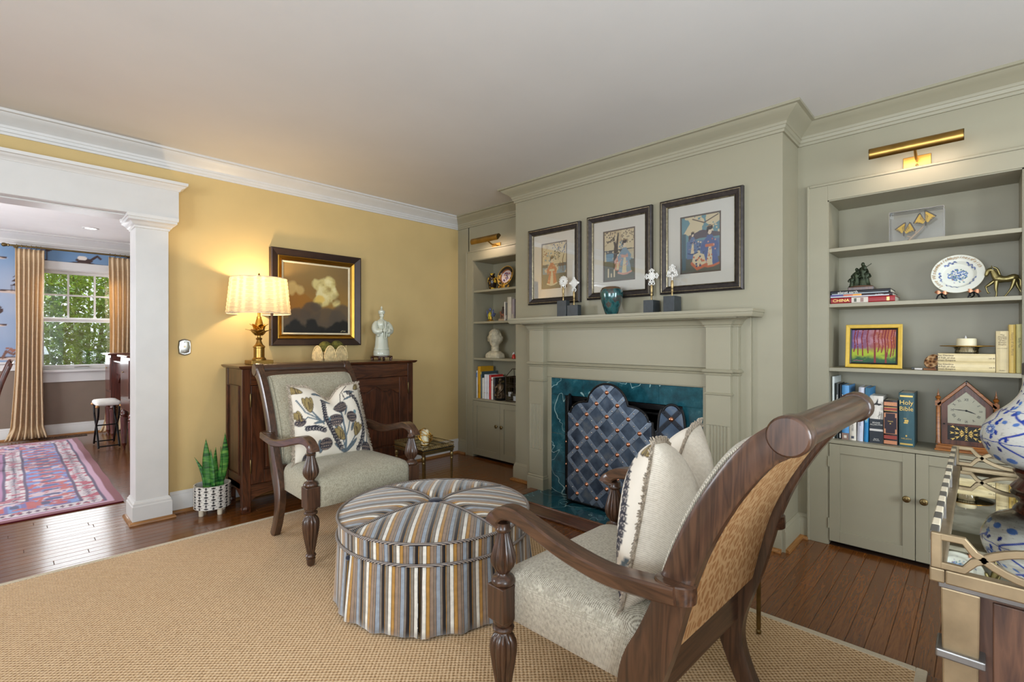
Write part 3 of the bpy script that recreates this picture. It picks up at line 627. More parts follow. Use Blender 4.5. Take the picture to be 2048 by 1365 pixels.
def make_chair(label, loc, rz, fm):
    t = thing('armchair', label, 'chair', loc, rz, )
    s_ = [(.255, 0, .028), (.20, .09, .031), (.160, .19, .037), (.150, .28, .050), (.170, .37, .055), (.208, .46, .048), (.24, .55, .041), (.272, .65, .037), (.318, .76, .035), (.376, .865, .034), (.438, .95, .034), (.487, .99, .036)]
    s_ = crv(s_, 4)
    for sg in (-1, 1):
        leg = mk('leg', MB().lathe(leg_prof, 48, (sg*.315, -.32, 0), (12, .17, .075, .262)), walnut, t, smooth=40)
        mk('block', MB().box(sg*.315-.036, sg*.315+.036, -.356, -.284, .309, .419), walnut, t, bev=.003)
        mk('arm_post', MB().lathe(post_prof, 48, (sg*.315, -.32, 0), (14, .2, .458, .584)), walnut, t, smooth=40)
        st = MB().strip([(sg*(.30 - .015*max(0, 1-z/.4)), y, z) for y, z, d in s_], (1, 0, 0), .022, [d for y, z, d in s_])
        mk('back_leg', st, walnut, t, smooth=35)
        mk('scroll', MB().lathe([(.0005, -.026), (.037, -.026), (.041, -.022), (.042, -.018), (.042, .018), (.041, .022), (.037, .026), (.0005, .026)], 28, M=Matrix.Translation((sg*.30, .500, 1.0))@Matrix.Rotation(pi/2, 4, 'Y')), walnut, t, smooth=40)
        ap = crv([(.335, .28, .614), (.338, .19, .604), (.338, .085, .596), (.334, -.05, .612), (.328, -.17, .640), (.322, -.255, .656), (.317, -.312, .647), (.315, -.345, .622), (.315, -.352, .602)], 5)
        wd = [.030-.006*i/(len(ap)-1) for i in range(len(ap))]
        a = MB().strip([(sg*p[0], p[1], p[2]) for p in ap], (1, 0, 0), wd, [.021 if i < len(ap)-8 else .021+.002*(i-len(ap)+8) for i in range(len(ap))])
        ar = mk('arm', a, walnuty, t, smooth=38)
        mk('arm_ear', MB().lathe([(.0005, -.022), (.035, -.022), (.038, -.019), (.039, 0), (.038, .019), (.035, .022), (.0005, .022)], 24, (sg*.318, .262, .612), sy=1.3), walnuty, ar, smooth=40)
    mk('top_rail', MB().tube([(-.28, .500, 1.0), (.28, .500, 1.0)], .036, 24), walnutx, t, smooth=50)
    mk('crest', MB().strip([(-.285, .455, .968), (0, .455, .968), (.285, .455, .968)], (0, .8, .6), .034, .016), walnutx, t, smooth=35)
    mk('back_rail', MB().box(-.285, .285, .150, .182, .270, .44), walnutx, t, bev=.003)
    def front(u, v):
        p, n = bpos(v); a = abs(2*u-1); b = abs(2*v-1); q = (1-a**8)*(1-b**10); o = .012+.048*q**.5+.016*(1-a*a)*(1-b*b)
        return ((2*u-1)*.279, p[0]+n[0]*o, p[1]+n[1]*o)
    def rear(u, v): p, n = bpos(v); return ((2*u-1)*.279, p[0]-n[0]*.022, p[1]-n[1]*.022)
    bc = mk('back_cushion', MB().grid(front, 28, 34), fm, t, smooth=60)
    mk('outside_back', MB().grid(rear, 10, 24), leo, t, smooth=60)
    pt = [front(.02, v/20) for v in range(21)]+[front(u/16, .985) for u in range(1, 16)]+[front(.98, 1-v/20) for v in range(21)]+[front(1-u/16, .015) for u in range(1, 16)]
    for off in (.0, .012):
        mk('piping', MB().tube([((p[0]*(1-off*3)), p[1]-.006, p[2]) for p in pt], .0042, 6, closed=True), fm, bc, smooth=60)
    rings = []
    for z, i in ((.302, 0.004), (.306, 0), (.41, 0), (.432, .006), (.448, .018), (.460, .04), (.470, .075), (.478, .12), (.482, .18), (.484, .24)):
        hx = .302; ring = []
        for px, py in rrect(hx-i, -.350+i, .152-i*.6, max(.012, .045-i*.1)):
            k = 1-.06*(py+.35)/.55; bow = -.016*(1-(px/hx)**2)*(1 if py < -.2 else 0); ring.append((px*k, py+bow, z-.012*max(0, py)))
        rings.append(ring)
    mk('seat', MB().loft(rings), fm, t, smooth=50)
    return t
make_chair('carved walnut armchair in oat fabric in front of the dark wood sideboard', (1.435, 2.87, .009), 0, fab2)
make_chair('carved walnut armchair seen from behind with a leopard weave back', (1.405, .765, .009), R(178.5), fab)

# ---------------------------------------------------------------- pillows
def floral(x, y):
    c = Cv(x, y, (228, 220, 206)); bl = (98, 112, 122); dk = (52, 52, 62); gd = (150, 132, 88); br = (78, 66, 58)
    for p, w in (([(.62, -.02), (.615, .25), (.60, .42), (.585, .72)], .014), ([(.61, .2), (.70, .42), (.76, .5)], .009), ([(.61, .22), (.56, .38), (.51, .45)], .009), ([(.63, .05), (.74, .2), (.8, .28)], .009), ([(.61, .08), (.57, .22)], .009),
                 ([(.33, .43), (.22, .58), (.17, .66)], .011), ([(.27, .50), (.12, .62), (.04, .8)], .009), ([(.3, .47), (.14, .55), (.1, .52)], .008), ([(.9, .02), (.97, .2), (1, .3)], .009), ([(.62, .75), (.66, .9), (.8, .98)], .006), ([(.7, .78), (.69, .9)], .006)): c.line(p, w, bl if w > .007 else br)
    for cx, cy, rx, ry, rot in ((.36, .55, .02, .085, -12), (.28, .46, .075, .018, 4), (.74, .36, .018, .075, -28), (.51, .36, .018, .08, 35), (.55, .08, .022, .11, 50), (.70, .10, .02, .12, -42), (.68, .6, .013, .08, -25), (.54, .62, .013, .085, 40), (.80, .88, .085, .016, -10), (.76, .79, .08, .015, 12), (.41, .83, .07, .022, 15), (.28, .14, .03, .085, 8), (.88, .15, .026, .075, 10), (.31, .9, .07, .02, 18)):
        c.ell(cx, cy, rx*1.15, ry*1.1, br, rot); c.ell(cx, cy, rx, ry, bl, rot)
    def cone(cx, cy, r):
        c.ell(cx, cy, r*1.05, r, dk)
        n = int(r/.016)
        for j in range(-n, n+1):
            for i in range(-n, n+1):
                px, py = cx+(i+.5*(j % 2))*.026, cy+j*.024
                if hypot(px-cx, py-cy) < r*.9: c.ring(px, py-.004, .010, .008, .30, (150, 132, 120), .9)
    from math import hypot
    for q in ((.60, .68, .105), (.505, .47, .098), (.755, .5, .085), (.35, .16, .085), (.93, .06, .08), (.16, .03, .08), (.06, .5, .06)): cone(*q)
    c.ell(.41, .49, .025, .03, (110, 140, 150)); c.ell(.82, .57, .022, .03, (110, 140, 150))
    def tulip(cx, cy, s, rot):
        for dx, r2, sx in ((-.5, 14, .42), (.5, -14, .42), (0, 0, .5)):
            a = R(rot); ox, oy = dx*.055*cos(a)*s/.12-.02*sin(a), dx*.055*sin(a)*s/.12+.02*cos(a)
            c.ell(cx+ox, cy+oy, sx*s*.78, s*1.05, br, rot+r2); c.ell(cx+ox, cy+oy, sx*s*.66, s*.95, gd, rot+r2)
        c.line([(cx, cy-s*.4), (cx+s*.1*cos(R(rot+90)), cy+s*.5)], .006, br); c.line([(cx+.022, cy-s*.3), (cx+.02, cy+s*.35)], .005, br)
    tulip(.17, .70, .115, 4); tulip(.55, .25, .11, 36); tulip(.80, .30, .11, -28); tulip(.06, .93, .10, 70); tulip(.95, .94, .09, -60); tulip(.05, .56, .08, 30)
    def chain(pts):
        for px, py in crv(pts, 3): 
            c.ell(px, py, .033, .033, dk); c.ring(px+.006, py-.004, .014, .014, .35, (176, 168, 160)); c.line([(px-.03, py+.032), (px+.03, py+.032)], .005, dk)
    chain([(.38, .80), (.37, .66), (.37, .54), (.40, .42), (.44, .32), (.49, .2), (.56, .08)]); chain([(.78, .86), (.88, .74), (.92, .6), (.94, .45), (.93, .32), (.88, .18), (.8, .05)]); chain([(.13, .40), (.23, .385), (.33, .34)])
    return c.c
linen = weave('ivory_linen', (226, 218, 204), (196, 186, 170), .003, .9, .2)
pfront = vcol('floral_linen', .9, .1, .25, 260, sheen=.1)
def pillow(label, M, chop=.09, w=.50, h=.47, T=.085, topk=.9):
    t = thing('pillow', label, 'pillow'); t.matrix_world = M; n = 110
    def shape(u, v, sg):
        a, b = 2*u-1, 2*v-1; e = max(0, (1-abs(a)**2.4))**.55*max(0, (1-abs(b)**2.4))**.55
        x = a*w/2*(1-.055*(1-b*b))*(1+(topk-1)*(b*.5+.5)); y = b*h/2*(1-.06*(1-a*a))
        up = max(0, b)**1.3; y -= chop*math.exp(-(a/.30)**2)*up; x += .0
        z = sg*T*e*(1-.30*up*math.exp(-(a/.32)**2)); z += .006*sin(9*a+3*b)*e
        return (x, y, z)
    f = mk('front', MB().grid(lambda u, v: shape(u, v, 1), n, n), pfront, t, smooth=80)
    g = [(i/n, j/n) for j in range(n+1) for i in range(n+1)]; paint(f, floral(np.array([p[0] for p in g]), np.array([p[1] for p in g])))
    mk('back', MB().grid(lambda u, v: shape(u, v, -1), 48, 48), linen, t, smooth=80)
    ed = [shape(i/24, 0, 0) for i in range(25)]+[shape(1, i/24, 0) for i in range(1, 25)]+[shape(1-i/24, 1, 0) for i in range(1, 25)]+[shape(0, 1-i/24, 0) for i in range(1, 24)]
    fr = MB().tube(ed, .005, 6, closed=True); rs = random.Random(4)
    for i in range(0, len(ed)):
        p = Vector(ed[i]); q = Vector(ed[(i+1) % len(ed)]); o = p*.022/max(.1, p.length)
        for k in (.0, .33, .66): b = p.lerp(q, k); fr.tube([b, b+o+Vector((rs.uniform(-.004, .004), 0, rs.uniform(-.006, .006)))], [.0045, .002], 4)
    stuff(mk('brush_fringe', fr, mat('fringe', (170, 158, 142), .9, var=.3, vs=120), t))
    return t
def pframe(c, face, lean, roll=0):
    """pillow frame: front faces the plan direction 'face' (degrees from -y), leaning back"""
    return Matrix.Translation(c)@Matrix.Rotation(R(face), 4, 'Z')@Matrix.Rotation(R(90-lean), 4, 'X')@Matrix.Rotation(R(roll), 4, 'Z')
pillow('floral linen pillow with a chopped top on the chair before the sideboard', pframe((1.432, 2.985, .688), 0, 20, -1))
pillow('floral linen pillow showing its plain ivory back on the nearest chair', pframe((1.405, .690, .692), 186, 9, 0), .10, .50, .47, .120, .82)

# ---------------------------------------------------------------- striped ottoman
OC = (1.468, 1.932); OR = .452; OZ = .375
ot = thing('ottoman', 'round skirted ottoman in striped fabric with a navy button', 'ottoman', (OC[0], OC[1], .009))
sm = NT('multistripe'); uv = sm.n('ShaderNodeSeparateXYZ', i_0=sm.tc('UV')).outputs[0]
wob = sm.n('ShaderNodeTexNoise', i_Vector=sm.tc(), i_Scale=6.).outputs[0]
fu = sm.math('FRACT', sm.math('ADD', uv, sm.math('MULTIPLY', wob, .05)))
B_, Gy, Wh, Go, Ta, Bl, Br = L(24, 22, 26), L(132, 124, 112), L(226, 222, 212), L(176, 132, 66), L(146, 124, 106), L(146, 156, 168), L(74, 52, 38)
c = sm.ramp(fu, [(0, B_), (.10, Go), (.125, Br), (.14, Gy), (.24, Br), (.262, Wh), (.39, Br), (.41, Go), (.52, Br), (.54, Ta), (.66, Br), (.675, Gy), (.70, Ta), (.745, Br), (.765, Bl), (.90, Br), (.915, Gy), (.97, Br)], 'CONSTANT')
pl_ = sm.n('ShaderNodeTexNoise', i_Vector=sm.tc(), i_Scale=45., i_Detail=4.).outputs[0]; c = sm.mix(.55, c, sm.mix(1., c, sm.ramp(pl_, [(.2, (.55, .55, .55, 1)), (.8, (1.25, 1.25, 1.25, 1))]), 'MULTIPLY'))
sm.set(Base_Color=c, Roughness=.75, Sheen_Weight=.4, Specular_IOR_Level=.2); stripe = sm.m; PER = .108
def top(x, y):
    r = sqrt(x*x+y*y)/OR; s = min(abs(x), abs(y)); z = OZ+.047*(1-min(1, r)**3)-.014*math.exp(-(s/.022)**2)*(1-min(1, r)**6)-.020*math.exp(-(r*OR/.06)**2); return z
for q in range(4):
    a0 = q*90+1.0
    o = mk('top_panel', MB().grid(lambda u, v: (lambda r, a: (r*cos(a), r*sin(a), top(r*cos(a), r*sin(a))))(.012+(OR-.012)*v, R(q*90+90*u)), 22, 22), stripe, ot, smooth=70)
    b = R(q*90+45); uvset(o, lambda co, p: ((-co.x*sin(b)+co.y*cos(b))/PER+.37*q, co.z))
cord = NT('striped_cord'); cx_ = cord.n('ShaderNodeTexWave', i_Vector=cord.map((1, 1, 1)), i_Scale=70., bands_direction='DIAGONAL').outputs[1]
cord.set(Base_Color=cord.ramp(cx_, [(.45, L(34, 32, 40)), (.55, L(170, 158, 148))]), Roughness=.8); cord = cord.m; navy = mat('navy_velvet', (20, 26, 46), .9, Sheen_Weight=.4)
for q in range(4):
    d = (cos(R(q*90)), sin(R(q*90))); mk('seam_cord', MB().tube([(d[0]*r, d[1]*r, top(d[0]*r, d[1]*r)+.006) for r in np.linspace(.03, OR, 16)], .0055, 8), cord, ot, smooth=60)
circ = lambda r, z, n=72: [(r*cos(2*pi*i/n), r*sin(2*pi*i/n), z) for i in range(n)]
for z, r in ((OZ+.001, OR+.004), (.292, OR+.006)): mk('welt', MB().tube(circ(r, z), .0068, 8, closed=True), cord, ot, smooth=60)
bd = mk('band', MB().lathe([(OR, .29), (OR+.001, OZ)], 96, cap=False), stripe, ot, smooth=60); uvset(bd, lambda co, p: (atan2(co.y, co.x)*OR/PER if not (abs(atan2(co.y, co.x)) > 3.0 and p.center.y*co.y < 0) else (pi if p.center.y > 0 else -pi)*OR/PER, co.z))
mk('button', MB().lathe([(.0005, .016), (.022, .014), (.034, .007), (.037, 0), (.030, -.006), (.0005, -.008)], 24, (0, 0, top(0, 0)+.010)), navy, ot, smooth=60)
for k in range(8):
    a0, a1 = R(-135+45*k+.9), R(-90+45*k-.9); rs = random.Random(k)
    def sk(u, v):
        a = a0+(a1-a0)*u; e = abs(2*u-1)**6; f = 1-v; r = OR+.003+f*(.012+.014*e)+.006*f*sin(u*17+k)+.003*f*sin(u*31)
        return (r*cos(a), r*sin(a), .012+.006*sin(u*9+k)*.4+(.29-.012)*v)
    o = mk('skirt_panel', MB().grid(sk, 30, 8), stripe, ot, smooth=60); s2 = o.modifiers.new('thickness', 'SOLIDIFY'); s2.thickness = .004; s2.offset = -1
    uvset(o, lambda co, p: ((lambda a: a if a > a0-.5 else a+2*pi)(atan2(co.y, co.x))*OR/PER, co.z))
    b0, b1 = R(-135+45*k-7), R(-135+45*k+7)
    o = mk('pleat_lining', MB().grid(lambda u, v: ((OR-.02)*cos(b0+(b1-b0)*u), (OR-.02)*sin(b0+(b1-b0)*u), .014+.272*v), 6, 2), stripe, ot); uvset(o, lambda co, p: (atan2(co.y, co.x)*OR/PER, co.z))
for a in (180, -90, 0, 90): mk('tie_button', MB().ell(((OR+.008)*cos(R(a)), (OR+.008)*sin(R(a)), .268), .011, .011, .011, 12, 8), navy, ot, smooth=60)

# ---------------------------------------------------------------- barrel chair whose back shows at the lower left corner
bt = thing('barrel_chair', 'grey-brown upholstered barrel chair at the lower left corner', 'chair', (-.34, .71, .0))
tweed = weave('grey_tweed', (138, 130, 120), (96, 92, 88), .004, .9, .3)
def shell(a0, a1, n=36):
    rings = []
    for i in range(n+1):
        a = R(a0+(a1-a0)*i/n); zt = .775 if True else 0
        sec = [(.385, .16), (.39, .5), (.388, zt-.06), (.375, zt-.02), (.345, zt), (.315, zt-.02), (.30, zt-.06), (.295, .44), (.295, .16)]
        rings.append([(r*cos(a), r*sin(a), z) for r, z in sec])
    return MB().loft(rings)
mk('back', shell(-65, 245), tweed, bt, smooth=50); mk('seat', MB().lathe([(.0005, .16), (.29, .16), (.292, .38), (.28, .42), (.2, .44), (.0005, .445)], 36), tweed, bt, smooth=50)
for a in (45, 135, 225, 315): mk('leg', MB().lathe([(.016, 0), (.025, .16)], 12, (.27*cos(R(a)), .27*sin(R(a)), 0)), walnut, bt, smooth=50)
# ================================================================= SIDEBOARD AND WHAT STANDS ON IT
sb = thing('sideboard', 'dark cherry sideboard with scalloped doors against the yellow wall', 'sideboard', (1.83, 3.84, 0)); hw = .70; fy, by = -.18, .18
tp = [(0, 0), (.012, .002), (.02, .008), (.026, .014), (.028, .02), (.026, .024), (0, .026)]
mk('top', MB().box(-hw, hw, fy, by+.01, .998, 1.0235).mould([(-hw, by+.01), (-hw, fy), (hw, fy), (hw, by+.01)], tp, .998, side=-1), cherryx, sb, smooth=40)
for sx in (-1, 1):
    for yy in (fy, by-.045):
        x0, x1 = (-hw, -hw+.055) if sx < 0 else (hw-.055, hw); mk('post', MB().box(x0, x1, yy, yy+.045, .035, .998).prism([(x0, 0), (x1, 0), (x1-.0, .04), (x0+.0, .04)], yy, yy+.045).ell(((x0+x1)/2, yy+.02, .03), .034, .028, .03, 12, 8), cherry, sb, bev=.002)
    xa, xb = (-hw+.004, -hw+.03) if sx < 0 else (hw-.03, hw-.004)
    mk('side_panel', MB().box(xa, xb, fy+.045, by-.045, .16, .998), cherry, sb)
    xq = -hw-.003 if sx < 0 else hw+.003
    mk('side_moulding', MB().tube([(xq, fy+.055, .26), (xq, fy+.055, .88), (xq, by-.055, .88), (xq, by-.055, .26)], .006, 6, closed=True), cherry, sb)
    ap = [(fy+.045, .2), (fy+.045, .10)]+[(fy+.045+.27*k/12, .10+.05*sin(pi*k/12)) for k in range(1, 12)]+[(by-.045, .10), (by-.045, .2)]
    mk('side_apron', MB().prism(ap, xa, xb, 'x'), cherry, sb)
mk('frieze_rail', MB().box(-hw+.055, hw-.055, fy+.004, fy+.03, .885, .998), cherryx, sb, bev=.002); mk('bottom_rail', MB().box(-hw+.055, hw-.055, fy+.006, fy+.03, .155, .19), cherryx, sb, bev=.002)
ap = [(-hw+.055, .156), (-hw+.055, .07)]+[(-hw+.055+(2*hw-.11)*k/40, .085+.045*abs(sin(pi*2.5*k/40))**.7) for k in range(1, 40)]+[(hw-.055, .07), (hw-.055, .156)]
mk('apron', MB().prism(ap, fy+.008, fy+.028), cherryx, sb)
mk('back_panel', MB().box(-hw+.03, hw-.03, by-.02, by-.005, .12, .998), cherry, sb)
for sx in (-1, 1):
    a, b = (-.643, -.003) if sx < 0 else (.003, .643); z0, z1 = .193, .882
    d = mk('door', MB().box(a, a+.085, fy, fy+.022, z0, z1).box(b-.085, b, fy, fy+.022, z0, z1).box(a+.085, b-.085, fy, fy+.022, z0, z0+.09), cherry, sb, bev=.003)
    xs = np.linspace(a+.085, b-.085, 33); wv = lambda x: .775+.022*cos((x-(a+b)/2)/(b-a-.17)*2*pi)*1.0+.014*cos((x-(a+b)/2)/(b-a-.17)*6*pi)
    mk('arched_rail', MB().prism([(x, wv(x)) for x in xs]+[(b-.085, z1), (a+.085, z1)], fy, fy+.022), cherryx, d)
    mk('panel', MB().prism([(a+.10, z0+.105)]+[(b-.10, z0+.105)]+[(x, wv(x)-.016) for x in np.linspace(b-.10, a+.10, 25)], fy+.008, fy+.02), cherry, d, bev=.004)
    mk('panel_field', MB().box(a+.085, b-.085, fy+.013, fy+.021, z0+.08, z1-.05), cherry, d)
    xh = a-.004 if sx < 0 else b+.004
    for z in (.27, .73): mk('hinge', MB().lathe([(.002, 0), (.0055, .006), (.0055, .094), (.002, .1)], 8, (xh, fy-.004, z)), dkbrass, d, smooth=60)
    mk('escutcheon', MB().box((b-.05 if sx < 0 else a+.04), (b-.04 if sx < 0 else a+.05), fy-.003, fy, .50, .56), dkbrass, d, bev=.002)
ZS = 1.0240
# lamp
lp = thing('table_lamp', 'lit brass lotus table lamp with a pleated cream shade on the sideboard', 'lamp', (1.302, 3.845, ZS))
mk('plinth', MB().box(-.075, .075, -.075, .075, 0, .030), brass, lp, bev=.003)
mk('column', MB().lathe([(.048, .030), (.048, .036), (.044, .042), (.037, .05), (.0365, .118), (.041, .122), (.041, .130), (.034, .136), (.026, .145), (.018, .165), (.015, .178), (.021, .184), (.022, .19), (.012, .197), (.011, .21), (.016, .215), (.02, .222)], 28), brass, lp, smooth=40)
mk('stem', MB().lathe([(.018, .22), (.030, .24), (.031, .275), (.024, .31), (.016, .34), (.017, .35), (.010, .352), (.009, .46)], 24), gold, lp, smooth=50)
def petal(a, r0, z0, r1, z1, w):
    def f(u, v):
        r = r0+(r1-r0)*(v**1.4); z = z0+(z1-z0)*v**.8; hw_ = w*sin(pi*min(1, .18+.82*v))**.8*(1 if v < .97 else .4); x = (2*u-1)*hw_; q = r-(x*x)*6+.012*v**6
        return (q*cos(a)-x*sin(a), q*sin(a)+x*cos(a), z)
    return MB().grid(f, 8, 10)
for k in range(7):
    o = mk('petal', petal(2*pi*k/7+.2, .014, .212, .078, .258, .036), brass, lp, smooth=70); s_ = o.modifiers.new('t', 'SOLIDIFY'); s_.thickness = .0022
for k in range(6):
    o = mk('inner_petal', petal(2*pi*k/6+.5, .016, .225, .052, .298, .030), gold, lp, smooth=70); s_ = o.modifiers.new('t', 'SOLIDIFY'); s_.thickness = .002
sh = NT('pleated_shade'); at = sh.n('ShaderNodeAttribute', attribute_name='print'); o_ = sh.t.nodes['Material Output']
df = sh.n('ShaderNodeBsdfDiffuse', i_0=L(232, 218, 190)); tl = sh.n('ShaderNodeBsdfTranslucent', i_0=at.outputs[0]); mx = sh.n('ShaderNodeMixShader', i_0=.62, i_1=df.outputs[0], i_2=tl.outputs[0]); sh.t.links.new(mx.outputs[0], o_.inputs[0])
NU, NV = 120, 66; zb, zt, rb, rt_ = .372, .632, .2135, .187
def shp(u, v):
    row = v*13; ph = (int(row) % 2)*pi; k = abs(((row % 1)-.5)*2); lens = (.5+.5*cos(u*2*pi*6+ph)); return k, lens
def shd(u, v):
    row = v*9+.42*sin(2*pi*(u*5)+pi*(0)); e = .004*(row % 1); r = rb+(rt_-rb)*v+e; return (r*cos(2*pi*u), r*sin(2*pi*u), zb+(zt-zb)*v)
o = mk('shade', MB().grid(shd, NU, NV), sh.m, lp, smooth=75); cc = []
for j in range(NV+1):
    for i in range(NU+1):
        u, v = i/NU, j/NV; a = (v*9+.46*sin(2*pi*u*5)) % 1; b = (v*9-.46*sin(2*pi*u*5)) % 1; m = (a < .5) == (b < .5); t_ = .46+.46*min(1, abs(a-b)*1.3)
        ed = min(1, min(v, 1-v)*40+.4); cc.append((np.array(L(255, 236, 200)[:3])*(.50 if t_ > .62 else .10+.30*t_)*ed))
paint(o, np.array(cc)); mk('shade_rim', MB().tube(circ(rb, zb, 60), .003, 6, closed=True), paper, o); mk('shade_rim', MB().tube(circ(rt_, zt, 60), .003, 6, closed=True), paper, o)
mk('finial', MB().lathe([(.004, .46), (.004, .645), (.010, .65), (.006, .665), (.0005, .675)], 12), brass, lp, smooth=60)
em = NT('lamp_bulb'); em.set(Emission_Color=(1, .76, .46, 1), Emission_Strength=8.); mk('bulb', MB().ell((0, 0, .49), .028, .028, .042, 16, 10), em.m, lp, smooth=60)
pt = bpy.data.lights.new('lamp_light', 'POINT'); pt.energy = 12.5; pt.color = (1, .73, .42); pt.shadow_soft_size = .035; po = bpy.data.objects.new('lamp_light', pt); COL.objects.link(po); po.parent = lp; po.location = (0, 0, .545)
# painting
pa = thing('painting', 'large oil painting of a glowing thundercloud in a dark and gilt frame', 'painting', (1.823, 4.04, 1.546)); dkf = mat('dark_bronze_frame', (58, 44, 38), .4, .3, .1)
FM = basis((0, 0, 0), (1, 0, 0), (0, 0, 1))      # local x right, y up, z out of the wall (-y)
def frame_parts(p, w, h, layers, M):
    for nm, o0, o1, d0, d1, m in layers:     # ring from inset o0 to o1, heights d0 (outer) d1 (inner)
        W0, H0, W1, H1 = w/2-o0, h/2-o0, w/2-o1, h/2-o1
        r = lambda W_, H_, z: [(-W_, -H_, z), (W_, -H_, z), (W_, H_, z), (-W_, H_, z)]
        mk(nm, MB().loft([r(W0, H0, .002), r(W0, H0, d0), r(W0-(o1-o0)*.15, H0-(o1-o0)*.15, d0+.002), r(W1+(o1-o0)*.15, H1+(o1-o0)*.15, d1+.001), r(W1, H1, d1-.003), r(W1, H1, .002)], loop=True, M=M), m, p)
frame_parts(pa, .766, .778, [('outer_frame', 0, .056, .05, .034, dkf), ('gilt_moulding', .056, .082, .038, .026, gold), ('gilt_slip', .082, .092, .030, .022, brass), ('linen_liner', .092, .106, .020, .016, mat('liner', (226, 212, 180), .8))], FM)
def storm(x, y):
    c = Cv(x, y, (150, 118, 66)); n = fbm(x, y, 5, 5, 11); n2 = fbm(x, y, 9, 4, 5); nn = (n-.5)
    c.put(np.clip(1-y*1.2, 0, 1), (176, 128, 48), .8); c.put(np.clip((y-.55)*2, 0, 1), (146, 120, 76), .7); c.put(np.clip((x-.6)*1.6, 0, 1)*np.clip((y-.3)*2, 0, 1), (104, 84, 58), .8)
    d = lambda cx, cy, r: np.clip((r-np.hypot(x-cx, (y-cy)*1.02)+nn*.16)/.04, 0, 1)
    c.put(d(.1, .52, .20)*.9, (186, 138, 54)); c.put(d(.24, .42, .2), (160, 112, 44)); c.put(d(.1, .64, .10), (206, 176, 110)); c.put(d(.26, .62, .08), (214, 186, 120), .8)
    for cx, cy, r in ((.62, .66, .17), (.50, .70, .10), (.66, .78, .09), (.74, .58, .12), (.58, .52, .14), (.80, .46, .08)): c.put(d(cx, cy, r), (222, 204, 136))
    c.put(np.clip((n2-.5)*5, 0, 1)*d(.62, .64, .20), (244, 232, 178), .8); c.put(np.clip((.47-n2)*6, 0, 1)*d(.66, .6, .21), (166, 134, 74), .75); c.put(d(.78, .52, .1)*np.clip((x-.7)*5, 0, 1), (112, 84, 50), .8)
    c.put(d(.52, .50, .08), (236, 200, 100), .9)
    for cx, cy, r in ((.2, .2, .17), (.42, .3, .16), (.5, .38, .08), (.65, .2, .2), (.9, .28, .18), (.85, .16, .2), (.08, .12, .16)): c.put(d(cx, cy, r), (92, 80, 66), .85)
    c.put(np.clip((.36-y+nn*.25)*5, 0, 1), (84, 74, 62), .7)
    for cx, cy, r in ((.05, .06, .1), (.15, .10, .10), (.26, .05, .08), (.42, .08, .10), (.55, .03, .09), (.7, .03, .08), (.82, .08, .10), (.95, .12, .12)): c.put(d(cx, cy, r), (36, 34, 30))
    c.put(y < .045, (30, 28, 25)); c.line([(.88, .02), (.90, .035), (.95, .03)], .006, (150, 140, 110)); return c.c
flat_print('canvas', .556, .568, 150, 150, storm, vcol('oil_paint', .45, .3), pa, FM@Matrix.Translation((0, 0, .012)))
# basket with moss balls
bk_ = thing('reed_basket', 'pale woven reed basket with arched panels on the sideboard', 'basket', (1.845, 3.83, ZS)); reed = mat('pale_reed', (222, 198, 146), .7, var=.14, vs=40)
core = MB()
for k in range(44):
    a = 2*pi*k/44; core.tube([(.085*cos(a), .06*sin(a), .008), (.105*cos(a), .075*sin(a), .05), (.095*cos(a), .07*sin(a), .10)], .0055, 6)
stuff(mk('reed_body', core, reed, bk_, smooth=60))
for z, rx, ry in ((.012, .09, .065), (.055, .110, .08), (.10, .10, .075)): mk('hoop', MB().tube([(rx*cos(2*pi*i/36), ry*sin(2*pi*i/36), z) for i in range(36)], .005, 6, closed=True), reed, bk_, smooth=60)
mk('base', MB().lathe([(.0005, .004), (.088, .004), (.088, .012), (.0005, .012)], 32, sy=.72), reed, bk_)
for ax, ay, ang, w_ in ((-.118, -.03, -65, .045), (.045, -.088, 5, .052), (-.045, -.082, -8, .040), (.128, .0, 62, .05), (0, .085, 180, .055)):
    M = Matrix.Translation((ax, ay, 0))@Matrix.Rotation(R(ang), 4, 'Z'); mb = MB()
    for k in range(9):
        x = -w_+2*w_*k/8; top_ = .028+.095*sqrt(max(0, 1-(x/w_)**2)); mb.tube([(x, 0, .012), (x*.96, -.012, .06), (x*.9, -.004, max(.03, top_))], .0045, 6, M=M)
    a_ = mk('arch_panel', mb, reed, bk_, smooth=60); stuff(a_)
    mk('arch_rim', MB().tube([(w_*1.06*cos(R(q)), -.006, .03+.10*sin(R(q))) for q in range(0, 181, 12)], .006, 6, M=M), reed, bk_, smooth=60)
moss = mat('moss', (96, 92, 36), .95, var=.35, vs=60, bump=1., bs=90); 
for i, (x, y, z, r, lab) in enumerate(((-.055, -.02, .118, .050, 'green moss ball at the left of the reed basket'), (.045, -.015, .122, .052, 'green moss ball at the right of the reed basket'), (-.012, .035, .105, .042, 'green moss ball at the back of the reed basket'))):
    mb = MB(); rs = random.Random(i)
    def ms(u, v): a, b = u*2*pi, (v-.5)*pi; q = r*(1+.05*sin(7*a+3*v*9)*cos(b)+.04*sin(13*a+11*v)*cos(b)); return (q*cos(a)*cos(b), q*sin(a)*cos(b), q*sin(b))
    o = mk('moss_ball', MB().grid(ms, 30, 20), moss, smooth=80, loc=(1.845+x, 3.83+y, ZS+z)); tag(o, lab, 'moss ball', 'moss balls in the basket')
